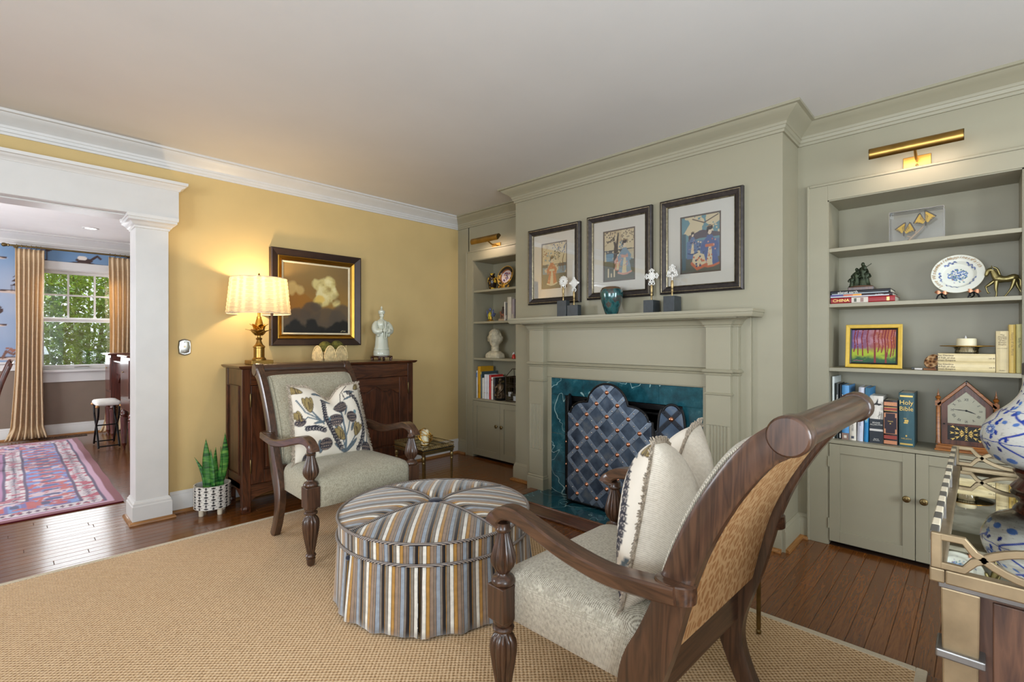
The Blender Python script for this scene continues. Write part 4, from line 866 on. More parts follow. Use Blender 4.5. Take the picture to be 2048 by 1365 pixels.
# sculpted heads
def head(c, s, yaw=0., hair=True, m0=0, m1=0):
    """head of height ~2.6*s facing local -y turned by yaw; returns one mesh with face relief"""
    mb = MB(); M = Matrix.Translation(c)@Matrix.Rotation(R(yaw), 4, 'Z'); g = lambda a, a0, w: math.exp(-((a-a0)/w)**2)
    def f(u, v):
        a = 2*pi*u; b = (v-.5)*pi; x, y, z = cos(b)*sin(a), -cos(b)*cos(a), sin(b); fr = max(0, -y); k = 1.0
        jaw = max(0, -z); rx = .80-.20*jaw; ry = .95-.12*jaw; px, py, pz = x*rx, y*ry, z*1.2
        aa = x/max(.2, fr) if fr > .2 else 9
        if fr > .2:
            py -= .26*g(aa, 0, .16)*g(z, -.10, .22)+.06*g(aa, 0, .12)*g(z, .15, .25)      # nose and bridge
            py += .12*(g(aa, .38, .2)+g(aa, -.38, .2))*g(z, .10, .12)                      # eye sockets
            py -= .05*(g(aa, .38, .13)+g(aa, -.38, .13))*g(z, .09, .06)                    # lids
            py -= .07*g(z, .26, .09)*g(aa, 0, .6)                                          # brow
            py -= .09*g(aa, 0, .26)*g(z, -.44, .055)+.09*g(aa, 0, .22)*g(z, -.57, .06); py += .05*g(aa, 0, .3)*g(z, -.505, .02)
            py -= .10*g(aa, 0, .3)*g(z, -.80, .12)
        if hair and (z > .38+.25*(1-fr) or (y > -.15 and z > -.45)):
            q = 1.09+.05*sin(15*a+9*z)*cos(6*z+a*3)+.03*sin(31*a+14*z); px *= q; py *= q; pz *= 1+.06*(z > 0)
        if abs(x) > .78 and abs(y) < .3 and -.3 < z < .25: px *= 1.14
        return (px*s, py*s, pz*s)
    mb.grid(f, 64, 48, M=M); return mb
porc = mat('celadon_porcelain', (206, 208, 190), .12, var=.02, coat=.5)
fg = thing('figurine', 'white porcelain robed court figurine on a carved wood stand', 'figurine', (2.325, 3.845, ZS))
std = MB().lathe([(.0005, .026), (.094, .026), (.098, .030), (.098, .036), (.088, .040), (.0005, .040)], 8)
st_ = mk('stand', std, cherry, fg)
for k in range(4):
    a = R(45+90*k); mk('stand_foot', MB().tube(crv([(.07*cos(a), .07*sin(a), .03), (.088*cos(a), .088*sin(a), .022), (.078*cos(a), .078*sin(a), .008), (.09*cos(a), .09*sin(a), .004)], 4), .011, 8), cherry, st_, smooth=60)
bd = MB().lathe([(.072, .0405), (.075, .048), (.073, .085), (.066, .09), (.070, .094), (.070, .10), (.064, .12), (.055, .22), (.050, .27), (.056, .30), (.060, .325), (.050, .345), (.026, .36), (.018, .366), (.016, .375)], 32, flute=(9, .05, .11, .3), sy=.82)
for sg in (-1, 1):
    bd.tube(crv([(sg*.05, 0, .335), (sg*.073, -.01, .30), (sg*.070, -.03, .255), (sg*.03, -.058, .262)]), [.021, .022, .023, .024, .025, .026, .027, .028, .03, .03, .03, .029, .028, .027, .026, .025, .024, .022, .02][:19], 12)
    bd.ell((sg*.052, -.03, .235), .016, .022, .03, 10, 8)
bd.ell((0, -.057, .262), .026, .016, .017, 12, 8); bd.tube(crv([(-.02, -.045, .345), (-.012, -.064, .26), (-.010, -.062, .20), (.004, -.064, .195), (.012, -.062, .22), (.018, -.062, .28), (.022, -.045, .345)]), .004, 6)
bd.strip([(.0, -.060, .25), (0, -.064, .31), (0, -.06, .345)], (1, 0, 0), .008, .004)
mk('robe', bd, porc, fg, smooth=50)
mk('head', head((0, -.002, .395), .023, 0, False), porc, fg, smooth=60)
mk('hat', MB().lathe([(.021, .407), (.026, .41), (.030, .425), (.030, .436), (.024, .442), (.012, .45), (.006, .456), (.010, .462), (.008, .47), (.001, .482)], 20), porc, fg, smooth=40)
# switch plate
sw = thing('switch_plate', 'brushed nickel toggle switch plate on the yellow wall beside the pier', 'switch', (.876, 4.04, 1.152)); pl = [(-.036, -.046), (-.018, -.055), (0, -.059), (.018, -.055), (.036, -.046), (.040, 0), (.036, .046), (.018, .055), (0, .059), (-.018, .055), (-.036, .046), (-.040, 0)]
ring = lambda k, d: [(x*k, -d, z*k) for x, z in pl]
mk('plate', MB().loft([ring(1, 0), ring(1, .003), ring(.92, .007), ring(.80, .005), ring(.76, .0055)]), chrome, sw, smooth=30)
mk('toggle', MB().box(-.006, .006, -.018, -.004, -.004, .012), mat('ivory_toggle', (236, 226, 200), .4), sw, bev=.002)
for z in (-.034, .034): mk('screw', MB().ell((0, -.006, z), .004, .002, .004, 10, 6), chrome, sw, smooth=60)
# snake plant
pp = thing('potted_plant', 'snake plant in a white footed pot with black motifs beside the sideboard', 'plant', (1.0, 3.852, 0)); pr_ = .112
def potp(x, y):
    u = np.asarray(x)*16; v = np.asarray(y)*4.0; c = Cv(x, y, (226, 222, 214)); k = (30, 30, 34)
    fu, fv = u % 1, v % 1; odd = (np.floor(u) % 2)
    for o_, a in ((0, 0.), (1, .5)):
        m = odd == o_; vv = (fv+a) % 1
        c.put(m & (np.hypot((fu-.5)/.34, (vv-.25)/.14) < 1), k); c.put(m & (abs(fu-.5) < .07) & (vv > .55) & (vv < .95), k); c.put(m & (abs(fu-.5) < (vv-.45)*.9) & (vv > .45) & (vv < .72), k); c.put(m & (abs(vv-.95) < .05) & (abs(fu-.5) < .45), k)
    return c.c
def potf(u, v): return (pr_*cos(2*pi*u), pr_*sin(2*pi*u), .05+.155*v)
o = mk('pot', MB().grid(potf, 256, 64), vcol('glazed_pot', .3, .5), pp, smooth=60); g = [(i/256, j/64) for j in range(65) for i in range(257)]; paint(o, potp(np.array([p[0] for p in g]), np.array([p[1] for p in g])))
mk('pot_lining', MB().lathe([(pr_, .205), (pr_-.008, .205), (pr_-.012, .12), (.0005, .12)], 40, cap=False).lathe([(.0005, .05), (pr_-.001, .05)], 40, cap=False), mat('pot_glaze', (226, 222, 214), .3), pp, smooth=50)
mk('soil', MB().lathe([(.0005, .15), (.06, .152), (.1, .148)], 24, cap=False), mat('potting_soil', (52, 40, 30), .95, bump=.8), pp, smooth=60)
for k in range(4):
    a = R(20+90*k); mk('foot', MB().lathe([(.014, 0), (.016, .003), (.017, .052)], 14, (.078*cos(a), .078*sin(a), 0)), mat('peg_foot', (226, 214, 190), .4), pp, smooth=50)
lf = NT('snake_leaf'); z_ = lf.n('ShaderNodeTexNoise', i_Vector=lf.map((12, 12, 60)), i_Scale=1., i_Detail=3.).outputs[0]
lf.set(Base_Color=lf.ramp(z_, [(.35, L(22, 66, 30)), (.52, L(52, 116, 46)), (.68, L(112, 156, 70))]), Roughness=.35); lf = lf.m
right = Vector((cos(R(46.15)), -sin(R(46.15)), 0))
for dx, dz, w_, bx, tw, cv_ in ((-.125, .385, .020, -.05, 20, .03), (-.108, .36, .017, -.035, 60, .02), (-.045, .515, .036, -.03, 10, .0), (-.012, .44, .034, .012, -25, -.01), (.022, .455, .022, .03, 40, -.01), (.088, .556, .034, .025, 15, .02), (.06, .46, .018, .02, -50, .01), (.05, .325, .024, .052, 5, .0)):
    n = 12; fw_ = Vector((right.y, -right.x, 0))*-1
    b0 = right*bx+fw_*(.02 if dx > 0 else -.01); b1 = right*dx
    def leaff(u, v):
        p = b0.lerp(b1, v)+Vector((0, 0, .14+(dz-.14)*v))+right*cv_*sin(pi*v); ww = w_*.82*(.5+.7*sin(pi*min(1, v*.9+.05)))*(1-v**5); a = R(tw+20*v); d = right*cos(a)+fw_*sin(a); nn = right*-sin(a)+fw_*cos(a); x = 2*u-1
        return p+d*ww*x*.8+nn*(.25*ww*x*x)
    o = mk('leaf', MB().grid(leaff, 6, 18), lf, pp, smooth=80); s_ = o.modifiers.new('t', 'SOLIDIFY'); s_.thickness = .003
# brass side tables
def side_table(label, x0, x1, y0, y1, zt, z0=0.):
    t = thing('side_table', label, 'table', ((x0+x1)/2, (y0+y1)/2, z0), group=None); w, d = (x1-x0)/2, (y1-y0)/2; zt -= z0
    fr = MB()
    for q in ((-w, w, -d, -d+.014), (-w, w, d-.014, d), (-w, -w+.014, -d+.014, d-.014), (w-.014, w, -d+.014, d-.014)): fr.box(*q, zt-.034, zt-.008)
    mk('frame', fr, dkbrass, t, bev=.002); mk('tray_lip', MB().mould([(-w, -d), (-w, d), (w, d), (w, -d)], [(0, 0), (.004, 0), (.004, .006), (0, .006)], zt-.014, closed=True, side=1), brass, t)
    mk('glass_top', MB().box(-w+.003, w-.003, -d+.003, d-.003, zt-.008, zt-.002), glass('table_glass', (.80, .92, .86), .0, .5), t)
    for nm, a, b in (('gallery', (-w, -d), (w, -d)), ('gallery', (w, -d), (w, d)), ('gallery', (w, d), (-w, d)), ('gallery', (-w, d), (-w, -d))):
        mb = MB(); a, b = Vector(a), Vector(b); l = (b-a).length; n = int(l/.016)
        for k in range(n):
            p, q = a.lerp(b, k/n), a.lerp(b, (k+1)/n)
            mb.tube([(p.x, p.y, zt), (q.x, q.y, zt+.024)], .0018, 4, cap=False); mb.tube([(p.x, p.y, zt+.024), (q.x, q.y, zt)], .0018, 4, cap=False)
        for z in (zt+.001, zt+.025): mb.tube([(a.x, a.y, z), (b.x, b.y, z)], .003, 6)
        stuff(mk(nm, mb, dkbrass, t, smooth=60))
    for sx in (-1, 1):
        for sy in (-1, 1): mk('leg', MB().lathe([(.0075, 0), (.009, .004), (.011, .012), (.007, .018), (.009, .03), (.009, .038), (.0085, .05), (.0085, zt-.10), (.010, zt-.095), (.010, zt-.088), (.008, zt-.083), (.012, zt-.075), (.013, zt-.055), (.009, zt-.045), (.013, zt-.036), (.013, zt-.014)], 14, (sx*(w-.012), sy*(d-.012), 0)), dkbrass, t, smooth=40)
    return t
side_table('small brass side table with a glass top at the left chair\'s right arm', 2.0, 2.275, 2.775, 3.13, .432)
side_table('small brass side table mostly hidden behind the nearest chair', 1.84, 2.13, .635, .96, .440, .0095)
cs = thing('candle', 'ivory pillar candle inside a round gold wire cage', 'candle', (2.145, 2.95, .4305)); 
mk('wax', MB().lathe([(.0005, 0), (.026, 0), (.027, .003), (.027, .103), (.023, .108), (.017, .103), (.0005, .101)], 24), wax, cs, smooth=45); mk('wick', MB().tube([(0, 0, .1), (.001, 0, .112)], .0012, 6), black, cs)
cg = thing('wire_globe', 'gold wire globe candle cage on the brass side table', 'candle holder', (2.145, 2.95, .4305)); rs = random.Random(9)
for k in range(6):
    M = Matrix.Translation((0, 0, .062))@Matrix.Rotation(rs.random()*3, 4, 'Z')@Matrix.Rotation(rs.uniform(.2, 1.5), 4, 'X')
    mk('wire_ring', MB().tube(circ(.0585, 0, 40), .0026, 6, closed=True, M=M), gold, cg, smooth=60)
mk('wire_ring', MB().tube(circ(.03, .003, 30), .0026, 6, closed=True), gold, cg, smooth=60)
# ================================================================= PRINTS AND MANTEL ORNAMENTS
WM = basis((0, 0, 0), (0, -1, 0), (0, 0, 1))     # on the olive walls: local x to the right, y up, z towards the room (-x)
frm = mat('dark_pewter_frame', (62, 56, 54), .4, .45, .18, 30); sil = mat('worn_silver_edge', (150, 138, 112), .35, .8, .25, 60); matb = mat('ivory_mat_board', (226, 222, 210), .9, var=.01); fil = mat('brown_fillet', (88, 74, 66), .5)
CRM, IND, BLU, GRN, ORG, PNK, INK, TAN = (222, 206, 168), (52, 76, 112), (112, 150, 168), (92, 98, 88), (200, 110, 74), (212, 160, 140), (40, 40, 46), (178, 152, 112)
def kimono(c, x, y, s, robe, trim, seed=0):
    rs = random.Random(seed)
    c.poly([(x-.08*s, y+.30*s), (x+.08*s, y+.30*s), (x+.15*s, y+.1*s), (x+.26*s, y-.26*s), (x+.10*s, y-.31*s), (x-.05*s, y-.30*s), (x-.24*s, y-.27*s), (x-.12*s, y+.05*s)], robe)
    c.poly([(x-.10*s, y+.26*s), (x-.26*s, y+.10*s), (x-.22*s, y-.04*s), (x-.06*s, y+.1*s)], robe); c.poly([(x+.10*s, y+.26*s), (x+.25*s, y+.12*s), (x+.22*s, y-.02*s), (x+.06*s, y+.1*s)], robe)
    c.poly([(x-.02*s, y+.12*s), (x+.05*s, y+.1*s), (x+.08*s, y-.29*s), (x-.10*s, y-.29*s)], CRM)
    c.line([(x-.24*s, y-.27*s), (x-.05*s, y-.31*s), (x+.10*s, y-.30*s), (x+.26*s, y-.26*s)], .022*s, trim); c.line([(x-.1*s, y+.1*s), (x+.11*s, y+.1*s)], .03*s, trim)
    for k in range(16): c.ell(x+rs.uniform(-.17, .17)*s, y+rs.uniform(-.22, .22)*s, .020*s, .018*s, trim if k % 2 else PNK)
    c.ell(x, y+.38*s, .062*s, .075*s, (230, 212, 186)); c.ell(x+.01*s, y+.45*s, .085*s, .055*s, INK); c.ell(x-.06*s, y+.40*s, .03*s, .05*s, INK); c.line([(x-.1*s, y+.47*s), (x+.12*s, y+.49*s)], .008*s, TAN)
def land(c, x, y, hor, seed):
    n = fbm(x, y, 6, 4, seed); c.put((y < hor) & (y > hor-.22), BLU); c.put(y < hor-.2, GRN); c.put((abs(y-hor+.02+.03*(n-.5)) < .035), (72, 78, 84)); c.put((n > .56) & (y < hor) & (y > hor-.2), CRM, .8); c.put((n > .6) & (y > .6), TAN, .5); return n
def blossom(c, cx, cy, r, n, col, seed):
    rs = random.Random(seed)
    for k in range(n): a = rs.random()*6.28; q = r*sqrt(rs.random()); c.ell(cx+q*cos(a), cy+q*sin(a)*.7, .022, .016, col if k % 3 else CRM)
def pr1(x, y):
    c = Cv(x, y, CRM); land(c, x, y, .52, 1); c.line([(.86, .36), (.84, .6), (.9, .74)], .014, (96, 74, 58)); c.line([(.78, .4), (.74, .56)], .01, (96, 74, 58)); blossom(c, .72, .90, .28, 60, IND, 3); blossom(c, .3, .66, .2, 40, BLU, 5); blossom(c, .12, .78, .10, 14, (150, 90, 70), 7); blossom(c, .62, .74, .16, 40, GRN, 8); kimono(c, .40, .32, .82, ORG, CRM, 2); return c.c
def pr2(x, y):
    c = Cv(x, y, CRM); land(c, x, y, .60, 4); c.poly([(.30, .24), (.34, .7), (.28, .88), (.34, .87), (.40, .74), (.46, .95), (.50, .95), (.47, .7), (.46, .24)], (72, 66, 62)); c.line([(.12, .78), (.32, .84)], .02, (72, 66, 62)); blossom(c, .22, .9, .2, 40, (110, 96, 84), 3); blossom(c, .75, .88, .26, 60, (150, 134, 110), 4); blossom(c, .62, .70, .12, 26, BLU, 9)
    kimono(c, .46, .34, .45, PNK, ORG, 1); kimono(c, .68, .38, .86, (134, 160, 176), PNK, 6); [c.rect(q, q+.05, .07, .07+h, CRM) for q, h in ((.12, .18), (.22, .08), (.32, .15))]; return c.c
def pr3(x, y):
    c = Cv(x, y, (104, 150, 160)); n = fbm(x, y, 5, 4, 8); c.put((n > .48) & (y > .62), CRM); c.poly([(.06, .70), (.28, .93), (.42, .86), (.50, .74), (.30, .66)], CRM); c.poly([(.2, .66), (.55, .74), (1, .66), (1, .60), (.5, .60), (.2, .55)], (84, 78, 88)); c.rect(0, 1, 0, .26, GRN); c.rect(.02, .12, .05, .70, (70, 104, 116)); c.put((x > .15) & (y > .24) & (y < .56), (92, 122, 160)); blossom(c, .5, .42, .2, 40, IND, 3)
    c.line([(.3, .95), (.6, .86), (.95, .97)], .01, (90, 74, 64)); kimono(c, .74, .36, .9, (70, 98, 150), ORG, 2); c.poly([(.34, .38), (.6, .30), (.66, .12), (.42, .06), (.28, .16)], CRM); c.line([(.28, .16), (.42, .06), (.66, .12)], .03, ORG); rs = random.Random(3)
    for k in range(14): c.ell(.46+rs.uniform(-.13, .13), .2+rs.uniform(-.1, .1), .025, .02, ORG if k % 2 else IND)
    kimono(c, .30, .48, .5, (92, 122, 160), IND, 5); return c.c
ppm = vcol('woodblock_print', .8, .2)
for lab, y, z, fn in (('framed woodblock-style print at the left over the mantel, figure in orange robe', 2.455, 1.800, pr1), ('framed woodblock-style print in the middle over the mantel, figures under a tree', 1.862, 1.810, pr2), ('framed woodblock-style print at the right over the mantel, figure in blue patterned robe', 1.274, 1.812, pr3)):
    t = thing('framed_print', lab, 'picture', (XC, y, z), group='framed prints over the mantel')
    frame_parts(t, .528, .618, [('outer_frame', 0, .012, .026, .034, frm), ('silver_bead', .012, .017, .034, .034, sil), ('frame_scoop', .017, .046, .034, .024, frm), ('inner_bead', .046, .052, .026, .022, sil)], WM)
    W_, H_, w_, h_ = .424, .514, .256, .366; mb = MB()
    for q in ((-W_/2, -w_/2, -H_/2, H_/2), (w_/2, W_/2, -H_/2, H_/2), (-w_/2, w_/2, h_/2, H_/2), (-w_/2, w_/2, -H_/2, -h_/2)): mb.box(*q, .003, .010, M=WM)
    mk('mat_board', mb, matb, t); frame_parts(t, w_+.004, h_+.004, [('fillet', 0, .009, .012, .011, fil)], WM)
    flat_print('print', w_-.008, h_-.008, 110, 150, fn, ppm, t, WM@Matrix.Translation((0, 0, .007)))
    mk('glazing', MB().box(-W_/2, W_/2, -H_/2, H_/2, .0145, .0160, M=WM), pane, t)
MZ = 1.3785
slate = mat('blackened_slate', (48, 54, 58), .45, var=.15, vs=30); sterl = mat('pierced_silver', (236, 234, 228), .42, .35, .03); stemb = mat('aged_brass_stem', (164, 142, 100), .4, .9, .15, 60)
def cross(label, x, y, w, d, h, ht, kind):
    t = thing('cross_ornament', label, 'ornament', (x, y, MZ), group='silver crosses on slate blocks'); mk('block', MB().box(-d/2, d/2, -w/2, w/2, 0, h), slate, t, bev=.0015)
    mk('stem', MB().lathe([(.0055, h), (.0055, h+.03), (.008, h+.034), (.008, h+.046), (.006, h+.05), (.009, h+.06), (.009, h+.09), (.006, h+.105)], 12), stemb, t, smooth=40)
    C = h+.10; M = WM@Matrix.Translation((0, C, 0)); mb = MB(); rg_ = lambda cx, cy, r, q=.0030: mb.tube([(cx+r*cos(2*pi*i/14), cy+r*sin(2*pi*i/14), 0) for i in range(14)], q, 5, closed=True, M=M); bar = lambda a, b, q=.0024: mb.tube([(a[0], a[1], 0), (b[0], b[1], 0)], q*1.3, 5, M=M)
    R_ = ht/2; cy = R_
    if kind == 0:
        rg_(0, cy+.006, .026, .003); 
        for i in range(12): a = i*pi/6; rg_(.033*cos(a), cy+.006+.033*sin(a), .006); rg_(.017*cos(a), cy+.006+.017*sin(a), .006)
        rg_(-.011, .006, .009, .003); rg_(.011, .006, .009, .003); rg_(0, cy+.006, .008); bar((0, 0), (0, .02))
    elif kind == 1:
        rg_(0, .014, .017, .0035)
        for i in range(-3, 4):
            for j in range(-3, 4):
                if abs(i)+abs(j) <= 3: rg_(i*.0105, cy+.018+j*.0105, .0062)
        for a in (0, 1, 2, 3): rg_(.038*cos(a*pi/2), cy+.018+.038*sin(a*pi/2), .006, .003)
    elif kind == 2:
        for i in (-.012, .012): rg_(i, .012, .009, .003)
        for i in range(-2, 3):
            for j in range(-2, 3): 
                if abs(i)+abs(j) < 4: rg_(i*.009, cy+.012+j*.009, .0058)
        for a in range(4):
            u, v = cos(a*pi/2), sin(a*pi/2)
            for k, r in ((.030, .008), (.043, .006)): rg_(u*k, cy+.012+v*k, r, .003)
            rg_(u*.036-v*.012, cy+.012+v*.036+u*.012, .005); rg_(u*.036+v*.012, cy+.012+v*.036-u*.012, .005)
    else:
        for r in (.014, .022, .031): mb.tube([(r*cos(R(q)), cy+.004+r*sin(R(q)), 0) for q in range(-10, 191, 12)], .0028, 5, M=M)
        for i in range(7): a = R(i*30); bar((.012*cos(a), cy+.004+.012*sin(a)), (.034*cos(a), cy+.004+.034*sin(a)))
        for i in (-.03, -.018, -.006, .006, .018, .03): rg_(i, cy-.006-abs(i)*-.25-.010, .006)
        for i in (-.012, 0, .012): rg_(i, cy+.044, .0065)
        rg_(0, cy+.056, .005, .003); bar((0, 0), (0, cy))
    stuff(mk('pierced_cross', mb, sterl, t, smooth=60))
cross('round pierced silver cross on the tall leftmost slate block', 2.945, 2.287, .088, .045, .123, .085, 0); cross('diamond pierced silver cross with a ring, on the short left slate block', 2.945, 2.186, .098, .045, .084, .095, 1)
cross('four-armed pierced silver cross right of the teal vase', 2.975, 1.572, .070, .095, .086, .10, 2); cross('fan-shaped pierced silver cross on the rightmost slate block', 2.975, 1.428, .074, .10, .104, .09, 3)
vz = thing('vase', 'small teal and brown glazed pottery vase on the mantel shelf', 'vase', (2.93, 1.852, MZ)); gl = NT('teal_raku'); n = gl.n('ShaderNodeTexNoise', i_Vector=gl.tc(), i_Scale=18., i_Detail=5.).outputs[0]; zz = gl.n('ShaderNodeSeparateXYZ', i_0=gl.tc()).outputs[2]
c = gl.ramp(n, [(.36, L(24, 58, 62)), (.50, L(46, 96, 96)), (.56, L(70, 62, 60)), (.72, L(58, 82, 76))]); c = gl.mix(gl.math('GREATER_THAN', gl.math('ADD', zz, gl.math('MULTIPLY', n, .02)), .186), c, L(104, 78, 56)); gl.set(Base_Color=c, Roughness=.15, Coat_Weight=.6, Metallic=.15)
mk('body', MB().lathe([(.0005, 0), (.040, 0), (.043, .004), (.058, .05), (.073, .10), (.079, .14), (.077, .165), (.066, .186), (.048, .194), (.042, .192), (.040, .18), (.0005, .17)], 40), gl.m, vz, smooth=60)
hk = thing('gas_key_hook', 'small black iron hook on the right mantel pilaster', 'hook', (2.955, .972, .53)); mk('hook', MB().tube(crv([(.03, 0, 0), (-.01, -.005, -.004), (-.04, -.01, .002), (-.05, -.01, .02)]), .004, 8), iron, hk, smooth=60); mk('rose', MB().ell((.03, 0, 0), .008, .012, .012, 12, 8), iron, hk, smooth=60)

# ================================================================= BOOKS
bm_ = {}
def cm(col, rough=.45):
    if col not in bm_: bm_[col] = mat('book_cover', col, rough, var=.05, vs=25)
    return bm_[col]
def book(label, x, y, z, th, h, d, col, items=(), flat=False, rz=0, lean=0, rough=.4, rnd=.25, group=None, ends=None):
    """spine faces -x; thickness th, height h, depth d; items are blocks (t0,t1,w0,w1,col) or lettering (text,size,w,mat,mode)"""
    t = thing('book', label, 'book', (x, y, z), rz, group)
    T = Matrix(((1, 0, 0, 0), (0, 0, -1, h/2), (0, 1, 0, th/2), (0, 0, 0, 1))) if flat else Matrix.Rotation(lean, 4, 'X')   # local (depth, thickness, length)
    if flat: T = Matrix(((1, 0, 0, 0), (0, 0, -1, h/2), (0, 1, 0, th/2), (0, 0, 0, 1)))
    c = .0025; n = 6; sp = [(.006-.006*cos(pi/2*(2*i/n-1))*1.0*rnd*4-.0, -th/2+th*i/n) for i in range(n+1)]
    mb = MB(); out = [(d, -th/2)]+[(d, -th/2+c)]+[(.012, -th/2+c)]+[(.012, th/2-c)]+[(d, th/2-c), (d, th/2)]+sp[::-1]
    mb.prism(out, 0, h, 'z', M=T); mk('cover', mb, cm(col, rough), t)
    mk('pages', MB().box(.013, d-.004, -th/2+c, th/2-c, .003, h-.003, M=T), paper, t)
    S = T@basis((-.0002, 0, h/2), (0, -1, 0), (0, 0, 1))   # spine plane, x right, y up the spine
    off = .006*(rnd*4)-.006+.0004
    S = T@basis((-off, 0, h/2), (0, -1, 0), (0, 0, 1))
    k = 0
    for it in items:
        k += 1
        if not isinstance(it[0], str):
            a, b, w0, w1, m = it; mk('spine_panel', MB().box(a*th, b*th, (w0-.5)*h, (w1-.5)*h, -.003, .0003+.00012*k, M=S), m if not isinstance(m, tuple) else cm(m), t)
        else:
            s, size, w, m, mode = it[:5]; q = it[5] if len(it) > 5 else 1.; 
            Mx = S@Matrix.Translation((it[6]*th if len(it) > 6 else 0, (w-.5)*h, .0014)) @ (Matrix.Rotation(-pi/2, 4, 'Z') if mode == 'v' else Matrix())
            text(s, size, m if not isinstance(m, tuple) else cm(m), t, Mx, sx=q)
    return t
gt = mat('gold_foil', (214, 182, 104), .35, .7, .03); wt = (232, 230, 222)
Z4 = .6195; G4 = 'books along the counter of the right bookcase'; X4 = 3.405
def stand(label, y1, y0, z1, d, col, items=(), x=X4, z=Z4, g=G4, **k): return book(label, x, (y0+y1)/2, z, abs(y1-y0)-.001, z1-z, d, col, items, group=g, **k)
stand('tall thin white book at the far left of the counter row', .636, .622, .985, .20, (206, 212, 208), ())
stand('thin black book with white and green lettering, second in the counter row', .621, .600, .945, .17, (22, 30, 28), [('THE MEDALLION', .017, .5, (150, 178, 120), 'v', 1, -.2), ('notes & maps', .014, .68, wt, 'v', 1, .2)])
stand('thin black book lettered SOUL, third in the counter row', .599, .586, .940, .17, (20, 20, 26), [('SOUL OF THE SEA', .014, .52, wt, 'v'), (-.2, .2, .02, .10, wt)])
stand('light blue book lettered JOURNEYS with a brown foot', .585, .550, .936, .20, (86, 150, 204), [('JOURNEYS', .030, .60, wt, 'v'), (-.5, .5, 0, .12, (140, 112, 100)), (-.2, .2, .03, .08, (222, 214, 200)), (-.5, .5, .3, .36, (70, 130, 190))])
stand('short cream paperback beside the light blue book', .549, .515, .893, .16, (222, 214, 200), [('stories', .015, .80, (150, 110, 70), 'h'), ('COLLECTED', .012, .32, (90, 92, 100), 'v'), (-.2, .2, .04, .09, (70, 74, 90))])
stand('pale lilac book with a small navy emblem, leaning slightly', .512, .483, .930, .20, (204, 206, 220), [(-.28, .28, .84, .90, (44, 50, 110)), ('Annual', .010, .33, (90, 96, 120), 'v')], lean=R(1.5))
stand('bright blue glossy book leaning beside the lilac one', .480, .458, .928, .21, (38, 130, 186), [(-.5, .5, .80, 1, (26, 96, 128)), (-.5, .5, .62, .74, (110, 176, 206)), ('atlas', .012, .42, (226, 214, 150), 'v'), (-.32, .32, .36, .5, (92, 166, 204))], lean=R(1.5))
crow = [(-.36, -.08), (-.25, .02), (-.12, .05), (-.02, .10), (.05, .22), (.13, .36), (.12, .18), (.10, .08), (.22, .05), (.30, .07), (.40, -.01), (.28, -.02), (.20, -.06), (.10, -.02), (-.05, -.02), (-.20, -.04)]
bk3 = stand('thick white book with a black crow on its spine and dark lower half', .452, .390, .886, .17, (220, 214, 204), [(-.5, .5, 0, .51, (40, 46, 54)), (-.5, .5, .255, .30, (214, 210, 204)), ('EDGAR\nALLAN POE', .011, .41, wt, 'h'), ('Stories\n& Poems', .008, .075, wt, 'h')])
mk('crow_emblem', MB().prism([(p[0]*.062, p[1]*.10) for p in crow], 0, .0012, 'z', M=basis((-.0012, 0, .218), (0, -1, 0), (0, 0, 1))), black, bk3)
mk('branch_emblem', MB().tube([(.010, .0, 0), (.016, .04, 0)], .0006, 4, M=basis((-.0008, 0, .14), (0, -1, 0), (0, 0, 1))).tube([(.02, -.005, 0), (.024, .035, 0)], .0006, 4, M=basis((-.0008, 0, .14), (0, -1, 0), (0, 0, 1))).tube([(.004, .01, 0), (.022, .026, 0)], .0006, 4, M=basis((-.0008, 0, .14), (0, -1, 0), (0, 0, 1))), black, bk3)
rd, sal = (150, 62, 52), (196, 132, 96)
stand('leather bound book with red and gilt bands beside the crow book', .388, .326, .866, .17, (34, 26, 30), [(-.47, .47, .88, .965, sal), (-.47, .47, .765, .85, rd), (-.47, .47, .135, .215, rd), (-.47, .47, .02, .10, sal), (-.47, .47, .84, .85, gt), (-.47, .47, .765, .775, gt), (-.47, .47, .25, .72, sal), (-.34, .34, .26, .71, (42, 28, 40)), (-.44, .44, .36, .62, (42, 28, 40)), ('TALES', .009, .53, gt, 'h'), (-.05, .05, .47, .49, gt), ('o o o', .012, .92, gt, 'h')], rnd=.6)
tl_ = stand('green Holy Bible with gilt lettering, thickest of the counter row', .322, .256, .912, .21, (52, 86, 94), [(-.42, .42, .925, .955, gt), (-.42, .42, .03, .06, gt), ('Holy\nBible', .034, .76, gt, 'h', .9), (-.17, .10, .43, .455, gt), (-.12, .14, .46, .5, gt), (-.18, .02, .52, .53, gt), ('NELSON', .0105, .145, gt, 'h', 1.1), (-.05, .05, .185, .215, gt)], rnd=.2)
